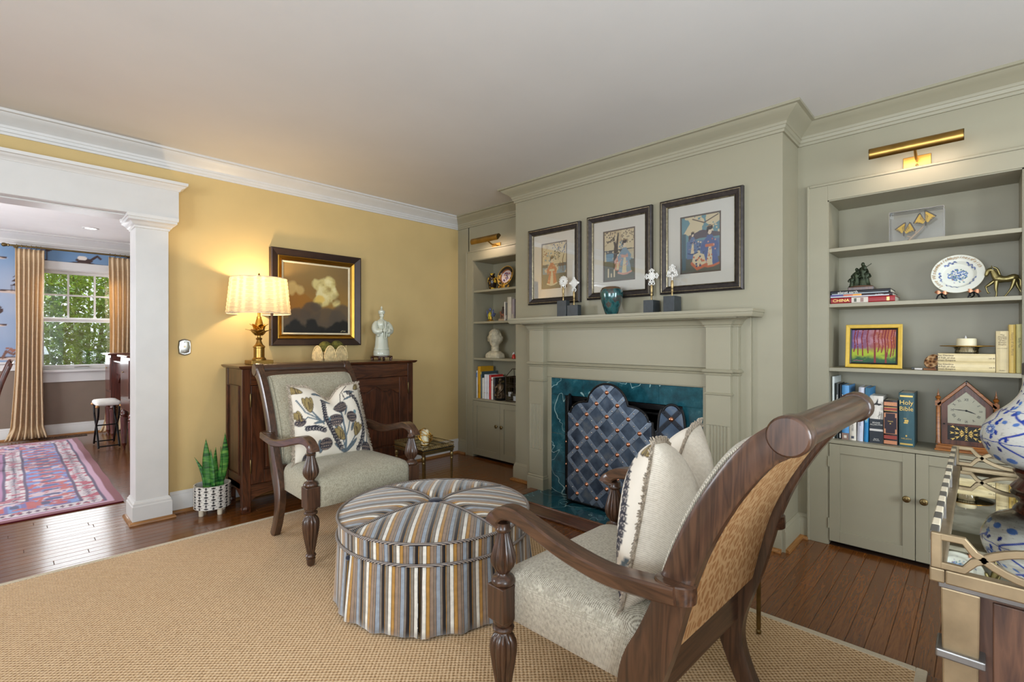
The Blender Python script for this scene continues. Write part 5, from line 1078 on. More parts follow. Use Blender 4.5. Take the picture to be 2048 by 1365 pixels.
# flat stack and standing books on the shelf of the right bookcase
Z3 = 1.0405; rom = 'The Decline\nand Fall of the\nRoman Empire'; ink = (86, 66, 46); ivo = (214, 196, 150); G3 = 'ivory history volumes on the third shelf'
i_ = [(rom, .0105, .86, ink, 'v', .9), ('I', .010, .05, ink, 'v')]
def fl_items(v): return [('The Decline\nand Fall of the\nRoman Empire', .0125, .13, ink, 'f', 1.1), ('vol. '+v, .009, .94, ink, 'f')]
def book_flat(label, x, y, z, th, h, d, col, items, group=None, rough=.4):
    t = thing('book', label, 'book', (x, y, z), 0, group); c = .003
    mk('cover', MB().prism([(d, 0), (d, c), (.012, c), (.012, th-c), (d, th-c), (d, th), (.004, th), (0, th*.8), (-.001, th*.5), (0, th*.2), (.004, 0)], -h/2, h/2), cm(col, rough), t) 
    mk('pages', MB().box(.013, d-.004, -h/2+.003, h/2-.003, c, th-c), paper, t)
    for k, it in enumerate(items):
        if not isinstance(it[0], str): a, b, w0, w1, m = it; mk('spine_panel', MB().box(-.0013-.0001*k, .003, h/2-w1*h, h/2-w0*h, th*(.5+a), th*(.5+b)), m if not isinstance(m, tuple) else cm(m), t)
        else: text(it[0], it[1], it[3] if not isinstance(it[3], tuple) else cm(it[3]), t, basis((-.0018, h/2-it[2]*h, th/2), (0, -1, 0), (0, 0, 1)), sx=it[5] if len(it) > 5 else 1)
    return t
book_flat('lower ivory volume lying flat under the candle dish', 3.40, .0515, Z3, .045, .215, .15, ivo, fl_items('II'), G3); book_flat('upper ivory volume lying flat directly under the candle dish', 3.40, .0515, Z3+.0455, .045, .215, .15, ivo, fl_items('III'), G3)
book('ivory volume standing upright at the right of the flat pair', 3.40, -.080, Z3, .044, .205, .15, ivo, [('The\nDecline\nand Fall\nof the\nRoman\nEmpire', .0095, .79, ink, 'h'), (-.4, .4, .58, .585, ink), ('Modern', .007, .05, ink, 'h')], group=G3)
book('yellow standing book next to the upright ivory volume', 3.405, -.1145, Z3, .023, .236, .15, (226, 196, 112), [('History of the World', .013, .6, (150, 120, 60), 'v')]); book('pale yellow-green standing book at the right end of the third shelf', 3.405, -.1385, Z3, .021, .238, .15, (208, 200, 138), [('Early Man', .012, .62, (84, 80, 50), 'v')])
Z2 = 1.4145; G2 = 'flat books under the bronze group'
b = book_flat('red flat book lettered CHINA at the bottom of the stack', 3.385, .486, Z2, .034, .30, .22, (150, 30, 36), [('CHINA', .024, .17, gt, 'f', 1.1), (-.45, .45, .34, .60, (206, 196, 184)), (-.3, .3, .38, .42, (80, 84, 70)), (-.35, .35, .48, .53, (150, 120, 110)), (-.3, .3, .88, .92, gt)], G2)
book_flat('flat book with a sunset coloured spine in the middle of the stack', 3.385, .492, Z2+.0345, .018, .29, .22, (52, 40, 44), [(-.45, .45, 0, .22, (92, 84, 140)), (-.45, .45, .22, .38, (204, 120, 96)), (-.45, .45, .38, .52, (232, 160, 70)), (-.45, -.1, 0, .95, (190, 190, 196)), ('ice & fire', .010, .80, wt, 'f')], G2)
book_flat('black flat book lettered planet earth at the top of the stack', 3.385, .496, Z2+.053, .022, .28, .22, (24, 26, 32), [('planet earth', .020, .30, wt, 'f'), (-.48, -.30, .02, .97, (176, 190, 196))], G2)
# painted bronze group
br_ = mat('green_bronze', (58, 66, 48), .5, .6, .4, 40)
sc = thing('bronze_group', 'dark green bronze group of figures with a fiddler on the flat books', 'sculpture', (3.47, .497, Z2+.0755)); mk('base', MB().box(-.045, .045, -.062, .062, 0, .020), cherry, sc, bev=.002); mk('mound', MB().lathe([(.055, .020), (.05, .027), (.0005, .03)], 20, sy=1.05), mat('brown_mound', (112, 84, 66), .5), sc, smooth=60)
def folk(y, h, w, arm=None, lean=0):
    mb = MB().lathe([(w*.8, .026), (w, .03), (w*.9, h*.25), (w*.62, h*.45), (w*.55, h*.55), (w*.72, h*.70), (w*.62, h*.80), (w*.24, h*.845), (w*.22, h*.87)], 16, (0, y, 0), flute=(6, .22, .0, h*.5), sx=.7); mb.ell((0, y, h*.93), w*.36, w*.34, h*.075, 12, 8)
    for s in (-1, 1): mb.tube(crv([(0, y+s*w*.66, h*.76), (-.012, y+s*w*.95, h*.62), (-.028, y+s*w*.45, h*.56)], 4), w*.17, 8)
    mk('figure', mb, br_, sc, smooth=60)
folk(-.005, .165, .027); folk(.025, .135, .024); folk(.048, .095, .018); folk(-.022, .125, .022)
mk('fiddle', MB().ell((-.03, -.018, .128), .006, .010, .016, 10, 6).tube([(-.032, -.05, .150), (-.03, -.005, .118)], .0018, 6), br_, sc, smooth=60)
# plate on iron stand
def plate_obj(label, x, y, z, r, fn, lean, nr=60, na=96, stand='leaf'):
    t = thing('display_plate', label, 'plate', (x, y, z)); zc = r+.024; M = Matrix.Translation((.0, 0, zc))@Matrix.Rotation(R(lean), 4, 'Y')@WM
    def f(u, v):
        q = r*u; dz = .0 if u < .58 else (.018*((u-.58)/.12) if u < .70 else .018+.008*(u-.7)/.3); return (q*cos(2*pi*v), q*sin(2*pi*v), dz)
    o = mk('plate', MB().grid(lambda u, v: f(max(.002, u), v), nr, na, M=M), vcol('glazed_plate', .12, .5), t, smooth=60); g = [(i/nr*cos(2*pi*j/na), i/nr*sin(2*pi*j/na)) for j in range(na+1) for i in range(nr+1)]; paint(o, fn(np.array([p[0] for p in g]), np.array([p[1] for p in g])))
    mk('plate_back', MB().lathe([(r, .024), (r*.7, .013), (r*.58, -.006), (r*.5, -.009), (.0005, -.008)], 48, M=M, cap=False), porc, t, smooth=50)
    return t, M
def p_blue(x, y):
    c = Cv(x, y, (226, 226, 214)); rs = random.Random(6)
    for k in range(150):
        q = .36*sqrt(rs.random()); a = rs.random()*6.28; c.ell(q*cos(a)*1.05, q*sin(a)*.85+.02, .032, .028, rs.choice(((86, 116, 176), (120, 150, 200), (70, 92, 150), (110, 140, 120))))
    for k in range(14): c.ell(rs.uniform(-.2, .25), rs.uniform(-.4, -.2), .028, .022, rs.choice(((176, 120, 120), (110, 150, 130), (120, 140, 190))))
    for a0 in (20, 95, 168, 232, 305):
        for k in range(18): a = R(a0+k*2.4); q = .66+.035*sin(k*.9); c.ell(q*cos(a), q*sin(a), .033, .026, rs.choice(((84, 98, 150), (110, 126, 176), (70, 84, 130))))
    c.put(np.hypot(x, y) > .985, (206, 190, 150)); return c.c
tp_, PM = plate_obj('large white plate with blue flowers and gilt words on a leaf stand', 3.50, .085, Z2, .106, p_blue, 15)
ogl = mat('gilt_script', (176, 138, 84), .6)
for s, a in (('Wisdom', 172), ('Health', 132), ('Happiness', 84), ('Faith', 36), ('Love', 216)):
    n = len(s)
    for i, ch in enumerate(s):
        q = R(a+(n/2-i-.5)*7.2); text(ch, .022, ogl, tp_, PM@Matrix.Translation((.0925*cos(q), .0925*sin(q), .0265))@Matrix.Rotation(q-pi/2, 4, 'Z'), shear=.35)
copl = mat('copper_leaf', (190, 132, 100), .4, .8, .1)
for s in (-1, 1):
    y = s*.062; mk('stand_leg', MB().tube(crv([(-.035, y-.022, .004), (-.035, y-.014, .026), (-.03, y, .034), (-.03, y+.014, .026), (-.03, y+.022, .004)], 5), .0035, 8).tube(crv([(-.03, y, .034), (.03, y, .02), (.06, y*.6, .004)], 5), .0035, 8).tube(crv([(.03, y*.8, .02), (.055, y*.5, .10), (.06, y*.4, .15)], 4), .003, 6), iron, tp_, smooth=60)
    for k in (-1, 1): mk('stand_leaf', MB().grid(lambda u, v: (-.045-.012*sin(pi*v)+.01*v, y+k*.030*v+.0*u, .040+(u-.5)*.020*sin(pi*v)+.004*k*v), 4, 8), copl, tp_)
# brass horse
hs = thing('horse_figure', 'slender brass prancing horse on the second shelf of the right bookcase', 'figurine', (3.47, -.085, Z2)); bz = mat('pale_brass', (150, 138, 92), .34, .9, .05)
mb = MB().tube(crv([(0, -.046, .086), (0, -.038, .098), (0, -.015, .092), (0, .012, .094), (0, .024, .104), (0, .034, .128), (0, .040, .142)], 4), [.010, .013, .015, .017, .018, .018, .018, .017, .016, .015, .016, .018, .019, .020, .020, .019, .017, .016, .015, .014, .013, .012, .0115, .011, .011], 12)
mb.tube(crv([(0, .040, .142), (0, .052, .140), (0, .060, .122), (0, .062, .112)], 4), [.012, .0125, .013, .0125, .012, .011, .010, .009, .0085, .008, .0075, .006, .005], 10)
for s in (-1, 1): mb.lathe([(.004, 0), (.0005, .014)], 6, (s*.006, .042, .152))
mb.tube(crv([(0, .036, .156), (0, .022, .146), (0, .014, .122), (0, .012, .104)], 3), .005, 6)
mk('body', mb, bz, hs, smooth=70)
for x, pts in ((-.009, [(.024, .085), (.026, .045), (.024, .022), (.027, .003)]), (.008, [(.030, .088), (.054, .066), (.062, .058), (.056, .032), (.050, .026)]), (-.009, [(-.040, .088), (-.030, .050), (-.018, .026), (-.004, .003)]), (.009, [(-.042, .088), (-.050, .055), (-.060, .030), (-.068, .003)])):
    p = crv([(x, a, b) for a, b in pts], 4); mk('leg', MB().tube(p, [.0095-.0062*min(1, i/(len(p)*.6)) for i in range(len(p))], 8).ell((x, pts[-1][0]+.002, pts[-1][1]+.001), .004, .006, .004, 8, 6), bz, hs, smooth=70)
mk('tail', MB().tube(crv([(0, -.048, .094), (0, -.060, .082), (0, -.062, .05), (0, -.066, .03)], 4), [.003, .004, .005, .006, .006, .006, .006, .006, .005, .004, .003, .002, .001], 8), bz, hs, smooth=70)
# butterflies in a clear box
Z1 = 1.7385; bx = thing('butterfly_case', 'clear acrylic box with two yellow swallowtail butterflies on a twig', 'display case', (3.465, .250, Z1)); w2, d2, h2 = .114, .045, .172
acr = glass('acrylic', (.985, .985, .985), .0, .0)
for nm, q in (('acrylic_side', (-d2, -d2+.004, -w2, w2, 0, h2)), ('acrylic_side', (d2-.004, d2, -w2, w2, 0, h2)), ('acrylic_side', (-d2+.004, d2-.004, -w2, -w2+.004, 0, h2)), ('acrylic_side', (-d2+.004, d2-.004, w2-.004, w2, 0, h2)), ('acrylic_top', (-d2+.004, d2-.004, -w2+.004, w2-.004, h2-.004, h2))): mk(nm, MB().box(*q), acr, bx)
edge = mat('acrylic_edge', (226, 222, 216), .2, Transmission_Weight=.5)
for a, b in (((-d2, -w2, h2), (-d2, w2, h2)), ((d2, -w2, h2), (d2, w2, h2)), ((-d2, -w2, 0), (-d2, -w2, h2)), ((-d2, w2, 0), (-d2, w2, h2)), ((d2, w2, 0), (d2, w2, h2)), ((d2, -w2, 0), (d2, -w2, h2))): mk('acrylic_edge', MB().tube([a, b], .0012, 6), edge, bx)
mk('twig', MB().tube(crv([(0, .042, 0), (0, .02, .03), (0, -.005, .055), (-.005, -.03, .085)]), [.008-.00028*i for i in range(19)], 8).tube([(0, .02, .03), (-.01, .04, .038)], .004, 6).tube([(0, .002, .05), (-.005, .006, .07)], .003, 6), mat('bleached_twig', (200, 172, 140), .8, bump=.5), bx, smooth=60)
def wing(x, y):
    c = Cv(x, y, (232, 186, 40)); k = (52, 34, 18); c.put((x > .86) | (y < .12*(1.2-x)) , k); 
    for q in (.15, .33, .5, .66): c.line([(q*.9+.05, 1), (q*.8+.02, .62)], .030, k)
    c.put((y > .93), k); c.put((y < .22) & (fbm(x, y, 14, 2, 3) > .45), k, .8); return c.c
wm = vcol('butterfly_wing', .6)
for cy, cz, sc_, rot in ((.055, .055, .9, 15), (-.038, .098, .95, -12)):
    b_ = None
    for s in (-1, 1):
        M = Matrix.Translation((0, cy, cz))@Matrix.Rotation(R(rot), 4, 'X')@Matrix.Rotation(R(s*-38), 4, 'X')
        def wf_(u, v): r = .062*sc_*(.15+.85*u)*(1-.25*abs(v-.85)); return (s*0.0+.012*s*u, s*-.006*u+(v-.55)*.066*sc_*(.3+.7*u)*-s*1.0, r*1.05)
        o = mk('butterfly_wing', MB().grid(wf_, 20, 20, M=M), wm, bx); g = [(i/20, j/20) for j in range(21) for i in range(21)]; paint(o, wing(np.array([p[0] for p in g]), np.array([p[1] for p in g])))
    mk('butterfly_body', MB().ell((0, cy, cz), .004, .004, .016, 8, 6), mat('insect_brown', (60, 42, 26), .7), bx, smooth=60)
# small forest painting, fossil and candle dish on the third shelf
fp = thing('small_painting', 'small yellow-framed painting of red tree trunks on the third shelf', 'painting', (3.455, .440, Z3)); M = Matrix.Translation((0, 0, .124))@Matrix.Rotation(R(7), 4, 'Y')@WM; yl = mat('yellow_painted_frame', (214, 176, 62), .45, var=.06, vs=30)
frame_parts(fp, .262, .248, [('outer_frame', 0, .020, .022, .020, yl), ('black_slip', .020, .029, .012, .010, black)], M)
def forest(x, y):
    c = Cv(x, y, (150, 84, 74)); n = fbm(x, y, 6, 4, 2); c.put(np.clip(1.2-x*2.2, 0, 1)*(y > .4), (104, 84, 140), .9); c.put(np.clip((x-.45)*2, 0, 1)*(y > .4), (178, 96, 40), .8); c.put((n-.45)*3*(y > .45), (196, 150, 170), .7); c.put(np.clip((.50-y+(n-.5)*.3)*8, 0, 1), (160, 176, 44)); c.put(np.clip((.28-y+(n-.5)*.3)*8, 0, 1), (36, 84, 52)); c.put(np.clip((.10-y+(n-.5)*.2)*8, 0, 1), (28, 50, 48)); rs = random.Random(12)
    for q, w_, b0 in ((.07, .016, .34), (.13, .014, .24), (.24, .016, .22), (.36, .015, .30), (.52, .024, .02), (.62, .014, .34), (.70, .014, .32), (.76, .020, .02), (.82, .013, .2), (.90, .016, .2), (.95, .012, .22)): c.line([(q+.02, 1), (q-.012, .75), (q+.01, .5), (q+.02*(-1)**int(q*50), b0)], w_, (124, 34, 40))
    for k in range(40): c.ell(rs.choice((.07, .13, .24, .36, .52, .62, .7, .9))+rs.uniform(-.01, .02), rs.uniform(.5, 1), .006, .006, (206, 150, 160))
    c.line([(.05, .06), (.12, .075), (.2, .06), (.26, .07)], .010, (150, 90, 110)); return c.c
flat_print('canvas', .206, .192, 110, 100, forest, vcol('acrylic_paint', .45), fp, M@Matrix.Translation((0, 0, .006)))
am = thing('fossil_slice', 'polished brown fossil slice leaning on a tiny stand beside the ivory books', 'ornament', (3.45, .200, Z3)); ag = NT('banded_agate'); v = ag.n('ShaderNodeTexVoronoi', i_Vector=ag.tc(), i_Scale=60.).outputs[0]; ag.set(Base_Color=ag.ramp(v, [(.15, L(60, 40, 28)), (.45, L(150, 104, 66)), (.8, L(220, 186, 140))]), Roughness=.2)
mk('slice', MB().lathe([(.0005, -.007), (.036, -.007), (.041, 0), (.036, .007), (.0005, .007)], 26, sy=.74, M=Matrix.Translation((.0, -.015, .047))@Matrix.Rotation(R(35), 4, 'X')@Matrix.Rotation(R(80), 4, 'Y')), ag.m, am, smooth=40)
mk('stand', MB().box(-.02, .02, -.035, .02, 0, .008).box(.008, .014, -.03, -.012, .008, .03), mat('teak_stand', (150, 92, 50), .5), am, bev=.002); mk('tag', MB().box(-.02, -.004, .024, .056, .001, .008), mat('white_tag', (230, 224, 220), .6), am); mk('clip', MB().box(-.018, -.006, .058, .070, 0, .012), black, am, bev=.002)
cd = thing('candle_dish', 'wide clear glass dish holding an ivory candle on the flat volumes', 'candle holder', (3.475, .050, Z3+.0915)); gg = glass('gold_rimmed_glass', (.95, .93, .88), .05, .5)
mk('dish', MB().lathe([(.0005, .0), (.044, 0), (.047, .006), (.045, .018), (.050, .028), (.075, .034), (.103, .036), (.105, .039), (.075, .038), (.050, .033), (.042, .022), (.040, .008), (.0005, .007)], 48, flute=(24, .06, -.001, .012)), gg, cd, smooth=40); mk('rim', MB().tube(circ(.104, .0385, 48), .0018, 6, closed=True), gold, cd, smooth=60)
cn = thing('candle', 'short ivory flameless candle in the clear glass dish', 'candle', (3.475, .050, Z3+.0915+.0075)); mk('wax', MB().lathe([(.0005, 0), (.038, 0), (.0395, .004), (.0395, .066), (.037, .070), (.030, .067), (.0005, .066)], 32), wax, cn, smooth=45); mk('flame_tip', MB().lathe([(.004, .066), (.005, .074), (.0005, .086)], 10, (0, .003, 0)), white, cn, smooth=60)
# mantel clock
ck = thing('clock', 'wooden steeple clock with turned finials on the counter', 'clock', (3.43, .050, Z4)); cw = wood('honey_maple', (108, 60, 20), (160, 98, 40), 1, .3, 1., .3, False); dw = wood('clock_mahogany', (60, 34, 26), (96, 58, 44), 2, .35, 1., .2, False)
mk('base', MB().box(-.024, .105, -.124, .124, 0, .010).box(-.020, .105, -.119, .119, .010, .028).box(-.014, .10, -.112, .112, .028, .036), cw, ck, bev=.003)
prof = [(-.098, .036), (-.098, .245), (0, .352), (.098, .245), (.098, .036)]
mk('case', MB().prism(prof, .004, .098, 'x'), dw, ck)
out_, in_ = prof, [(-.072, .060), (-.072, .238), (0, .315), (.072, .238), (.072, .060)]
door_ = mk('door', MB().loft([[(.004, y, z) for y, z in out_], [(-.006, y*.985, .036+(z-.036)*.99) for y, z in out_], [(-.006, y, z) for y, z in in_], [(.004, y, z) for y, z in in_]], loop=True).box(-.005, .004, -.072, .072, .135, .147), dw, ck, bev=.001)
mk('roof_moulding', MB().strip([(-.004, -.110, .240), (-.004, -.055, .300), (-.004, 0, .361)], (1, 0, 0), .012, .007).strip([(-.004, 0, .361), (-.004, .055, .300), (-.004, .110, .240)], (1, 0, 0), .012, .007), cw, ck)
mk('roof', MB().prism([(-.112, .236), (0, .358), (.112, .236), (.112, .244), (0, .368), (-.112, .244)], .006, .104, 'x'), black, ck)
for s in (-1, 1):
    cl_ = mk('column', MB().lathe([(.011, .036), (.011, .045), (.009, .05), (.0085, .235)], 16, (-.004, s*.109, 0)).box(-.016, .008, s*.109-.012, s*.109+.012, .235, .262), cw, ck, smooth=35)
    mk('finial', MB().lathe([(.008, .262), (.006, .268), (.011, .276), (.012, .282), (.005, .288), (.006, .296), (.003, .302), (.0005, .326)], 14, (-.004, s*.109, 0)), cw, ck, smooth=45)
fc_ = basis((.0, 0, 0), (0, -1, 0), (0, 0, 1)); mk('dial', MB().prism([(-.072, .147), (-.072, .238), (0, .315), (.072, .238), (.072, .147)], .0005, .003, 'x'), mat('cream_dial', (216, 212, 186), .4, var=.02), ck)
for i, s in enumerate(('XII', 'I', 'II', 'III', 'IIII', 'V', 'VI', 'VII', 'VIII', 'IX', 'X', 'XI')):
    a = pi/2-i*pi/6; text(s, .019, black, ck, fc_@Matrix.Translation((.053*cos(a), .217+.056*sin(a), .0004))@Matrix.Rotation(a-pi/2, 4, 'Z'), sx=.7, name='numeral')
def hand(l, a, w_): 
    a = R(a); mk('hand', MB().strip([(-.0012, 0, .217), (-.0012, -cos(a)*l*.5, .217+sin(a)*l*.5), (-.0012, -cos(a)*l, .217+sin(a)*l)], (1, 0, 0), .0006, [w_, w_*1.2, w_*.3]), black, ck)
hand(.052, 176, .0016); hand(.038, -21, .0024); mk('hub', MB().ell((-.0014, 0, .217), .002, .005, .005, 12, 6), black, ck)
mk('glass_tablet', MB().box(.0005, .003, -.072, .072, .060, .135), black, ck)
tb = MB()
for a in (0, 32, 90, 148, 180, 212, 270, 328):
    a_ = R(a); u_ = Vector((0, -cos(a_), sin(a_))); n_ = Vector((0, sin(a_), cos(a_))); ln = .062 if a in (0, 180) else (.068 if a % 90 else .034); o0 = Vector((-.0004, 0, .0975))
    for k in range(3): b0 = o0+u_*ln*(.12+.30*k); tb.add([b0, b0+u_*ln*.30+n_*.007, b0+u_*ln*.22, b0+u_*ln*.30-n_*.007], [(0, 1, 2), (0, 2, 3)])
stuff(mk('wheat_stencil', tb, gt, ck)); mk('dial_glass', MB().prism([(-.072, .147), (-.072, .238), (0, .315), (.072, .238), (.072, .147)], -.004, -.0032, 'x'), glass('dial_glass', (1, 1, 1), 0., -.08), ck); mk('door_knob', MB().ell((-.010, .085, .142), .004, .004, .004, 10, 6), black, ck)
# ================================================================= LEFT BOOKCASE CONTENTS
s1, s2, s3, s4 = 1.7125, 1.3925, 1.0205, .6045
lv = thing('vase', 'small black and gilt flowered vase on the top shelf of the corner bookcase', 'vase', (3.47, 3.612, s1)); vn = NT('cloisonne'); q = vn.n('ShaderNodeTexVoronoi', i_Vector=vn.tc(), i_Scale=30.).outputs[0]; vn.set(Base_Color=vn.ramp(q, [(.25, L(214, 180, 60)), (.42, L(150, 110, 40)), (.5, L(34, 26, 22))], 'CONSTANT'), Roughness=.2, Metallic=.3)
mk('body', MB().lathe([(.0005, 0), (.028, 0), (.032, .01), (.045, .06), (.052, .10), (.048, .125), (.030, .142), (.022, .15), (.022, .16), (.030, .172), (.026, .172), (.018, .155), (.0005, .15)], 28), vn.m, lv, smooth=60)
def p_cr(x, y):
    r = np.hypot(x, y); c = Cv(x, y, (34, 26, 24)); n = fbm(x, y, 9, 3, 4); c.put((r > .94), (196, 150, 64)); c.put((n > .52) & (r > .62) & (y < .3), (206, 160, 70)); c.put((r < .68), (150, 96, 60)); c.put(r < .62, (222, 206, 206)); rs = random.Random(8)
    for k in range(26): c.ell(rs.uniform(-.35, .35), rs.uniform(-.4, .42), .10, .07, rs.choice(((90, 76, 130), (196, 110, 90), (60, 50, 50), (220, 170, 150), (120, 110, 150))), rs.random()*180)
    return c.c
lt_, _m = plate_obj('dark ornate plate with a painted centre on a gilt easel', 3.52, 3.455, s1, .108, p_cr, 16, 40, 64)
for s in (-1, 1): mk('gilt_foot', MB().tube(crv([(-.055, s*.02, .006), (-.05, s*.05, .010), (-.045, s*.07, .03), (-.04, s*.055, .042)], 4), .007, 8).tube([(-.04, s*.05, .03), (.06, s*.04, .006)], .005, 6), gold, lt_, smooth=60)
mk('gilt_shell', MB().ell((-.055, 0, .024), .010, .03, .022, 14, 8), gold, lt_, smooth=60)
pg = thing('bird_figurine', 'small yellow and blue bird figurine on the second shelf', 'figurine', (3.45, 3.612, s2)); yb, bb = mat('canary_glaze', (196, 176, 40), .3), mat('blue_grey_glaze', (88, 96, 130), .35, var=.2, vs=60)
mk('perch', MB().lathe([(.0005, 0), (.040, 0), (.042, .008), (.028, .014), (.012, .022), (.010, .05)], 18), gold, pg, smooth=50); mk('body', MB().ell((0, .015, .062), .020, .022, .034, 14, 10).ell((0, .018, .035), .018, .020, .016, 12, 8), yb, pg, smooth=70); mk('head', MB().ell((0, .012, .125), .015, .018, .016, 14, 10).lathe([(.006, 0), (.0005, .016)], 8, M=Matrix.Translation((-.012, .012, .122))@Matrix.Rotation(R(-110), 4, 'Y')), bb, pg, smooth=60)
for s in (-1, 1): mk('wing', MB().ell((0, .012+s*.02, .088), .012, .010, .040, 12, 8, M=Matrix.Rotation(R(-s*12), 4, 'X')), bb, pg, smooth=70)
mk('tail', MB().strip([(0, -.005, .07), (.01, -.03, .05), (.015, -.042, .085)], (1, 0, 0), [.010, .014, .010], .004), bb, pg)
ru = thing('rider_figurine', 'small brown carved figure of a rider by the standing books', 'figurine', (3.45, 3.438, s2)); cb = mat('rust_carving', (130, 84, 62), .6, var=.35, vs=50)
mk('base', MB().box(-.025, .025, -.042, .042, 0, .022), mat('pale_base', (176, 150, 120), .6), ru, bev=.003); mb = MB().tube(crv([(0, -.02, .05), (0, .0, .065), (0, .024, .07), (0, .036, .095)], 4), [.014, .015, .016, .016, .016, .016, .015, .014, .013, .012, .011, .010, .009], 10)
mb.tube([(0, .036, .095), (0, .046, .082)], [.009, .006], 8); [mb.tube([(x, y, .055), (x, y*1.1, .022)], [.007, .004], 8) for x in (-.008, .008) for y in (-.018, .022)]; mk('horse', mb, cb, ru, smooth=70)
mk('rider', MB().lathe([(.014, .070), (.017, .09), (.012, .115), (.006, .122)], 12, (0, 0, 0)).ell((0, 0, .134), .010, .010, .012, 12, 8).tube([(0, -.005, .112), (-.01, -.03, .12), (0, -.045, .14)], .004, 6), mat('dark_rider', (70, 50, 44), .6), ru, smooth=70)
G5 = 'pale books on the second shelf of the corner bookcase'
for lab, y1, y0, z1, col in (('thin white book standing at the left of the second-shelf group', 3.378, 3.362, 1.578, (214, 206, 192)), ('dark slim book with a silver top standing in the second-shelf group', 3.358, 3.338, 1.566, (70, 66, 58)), ('tall thick ivory book in the second-shelf group', 3.334, 3.282, 1.622, (206, 198, 180)), ('pale patterned book at the right of the second-shelf group', 3.278, 3.240, 1.60, (150, 138, 140))): stand(lab, y1, y0, z1, .17, col, [(-.4, .4, .1, .3, (176, 168, 156))] if col[0] < 160 else (), x=3.40, z=s2, g=G5)
# plaster head
bu = thing('head_sculpture', 'weathered cream plaster head of a child on the third shelf', 'sculpture', (3.47, 3.572, s3)); pls = mat('weathered_plaster', (196, 186, 160), .85, var=.16, vs=28, bump=.4, bs=50)
mk('head', head((0, 0, .195), .083, -68, True), pls, bu, smooth=70); mk('neck', MB().loft([[(.045*cos(a)*1.0, .048*sin(a), .05) for a in np.linspace(0, 2*pi, 20)[:-1]], [(.04*cos(a), .042*sin(a), .075) for a in np.linspace(0, 2*pi, 20)[:-1]], [(.038*cos(a), .040*sin(a), .13) for a in np.linspace(0, 2*pi, 20)[:-1]]]), pls, bu, smooth=60)
mk('chest', MB().loft([rr for rr in ([(x*k, y*k2, z) for x, y in rrect(.062, -.098, .098, .03)] for k, k2, z in ((.95, 1, 0), (1, 1, .012), (.95, .95, .04), (.8, .68, .058), (.6, .5, .07)))]), pls, bu, smooth=60)
rf = thing('red_figurine', 'tiny red and white figurine on the third shelf by the chimney breast', 'figurine', (3.45, 3.288, s3)); mk('robe', MB().lathe([(.0005, 0), (.020, 0), (.021, .006), (.014, .035), (.008, .044)], 16), mat('red_glaze', (186, 44, 32), .35), rf, smooth=60); mk('head', MB().ell((0, 0, .053), .011, .011, .012, 12, 8), white, rf, smooth=60); mk('beard', MB().ell((-.008, .006, .044), .006, .008, .010, 10, 6), white, rf, smooth=60)
gp = thing('gilt_pyramid', 'slim gilt triangular ornament behind the red figurine', 'ornament', (3.535, 3.235, s3)); mk('body', MB().prism([(-.055, 0), (.055, 0), (.008, .20), (-.008, .20)], -.012, .012, 'x'), gold, gp, bev=.003)
G6 = 'books on the counter of the corner bookcase'
for lab, y1, y0, z1, d, col, it in (('white and blue book at the far left of the corner counter row', 3.768, 3.752, .885, .16, (206, 210, 214), [(-.4, .4, .76, .93, (84, 120, 176))]), ('tall mustard yellow book in the corner counter row', 3.750, 3.706, .930, .19, (206, 152, 26), [('OLD MASTERS', .014, .3, (110, 70, 20), 'v')]), ('dark teal book with a yellow strip behind the white ones', 3.704, 3.686, .878, .23, (62, 84, 92), [(-.5, .5, .9, 1, (196, 176, 90))]), ('short white book in the corner counter row', 3.684, 3.652, .815, .13, (216, 214, 206), ()),
                              ('first tall white guidebook with a red dot', 3.650, 3.618, .851, .17, (222, 222, 226), [(-.15, .05, .24, .27, (190, 60, 50))]), ('second tall white guidebook with a green dot', 3.616, 3.580, .850, .17, (218, 218, 222), [(-.15, .05, .24, .27, (90, 130, 80))]), ('bright red book in the corner counter row', 3.578, 3.550, .849, .18, (196, 40, 36), [('TRAVEL', .014, .6, (140, 20, 20), 'v')]), ('white-spined book beside the red book', 3.548, 3.520, .828, .17, (220, 214, 204), [(-.3, .3, .86, .9, (150, 60, 50))]), ('black book with gold cover lettering at the right of the corner row', 3.518, 3.492, .825, .19, (30, 24, 24), [('FABLES', .013, .6, gt, 'v')])):
    t_ = stand(lab, y1, y0, z1, d, col, it, x=3.385, z=s4, g=G6)
    if 'black book' in lab: text('FABLES', .026, gt, t_, basis((.095, -.0132, .175), (1, 0, 0), (0, 0, 1))); mk('cover_picture', MB().box(.05, .12, -.0138, -.012, .04, .12), mat('amber_picture', (150, 90, 50), .5, var=.3, vs=40), t_)
vf = thing('seated_figurine', 'dark mottled bronze seated figure in front of the black book', 'figurine', (3.415, 3.440, s4)); dkb = mat('mottled_bronze', (92, 76, 58), .4, .6, .4, 50)
mk('base', MB().lathe([(.0005, 0), (.052, 0), (.055, .01), (.045, .022), (.0005, .024)], 16, sy=1.1), iron, vf, smooth=40); mb = MB().lathe([(.046, .022), (.050, .05), (.040, .08), (.030, .11), (.034, .14), (.026, .16), (.011, .168), (.010, .178)], 20, flute=(7, .15, .0, .13), sy=1.05); mb.tube(crv([(0, .03, .15), (-.02, .048, .115), (-.042, .02, .09)], 4), .011, 8).tube(crv([(0, -.03, .15), (-.02, -.048, .115), (-.042, -.02, .075)], 4), .011, 8); mb.ell((-.03, .02, .05), .035, .018, .024, 12, 8).ell((-.03, -.022, .05), .035, .018, .024, 12, 8); mk('body', mb, dkb, vf, smooth=60); mk('head', head((0, 0, .200), .018, -90, True), dkb, vf, smooth=70)
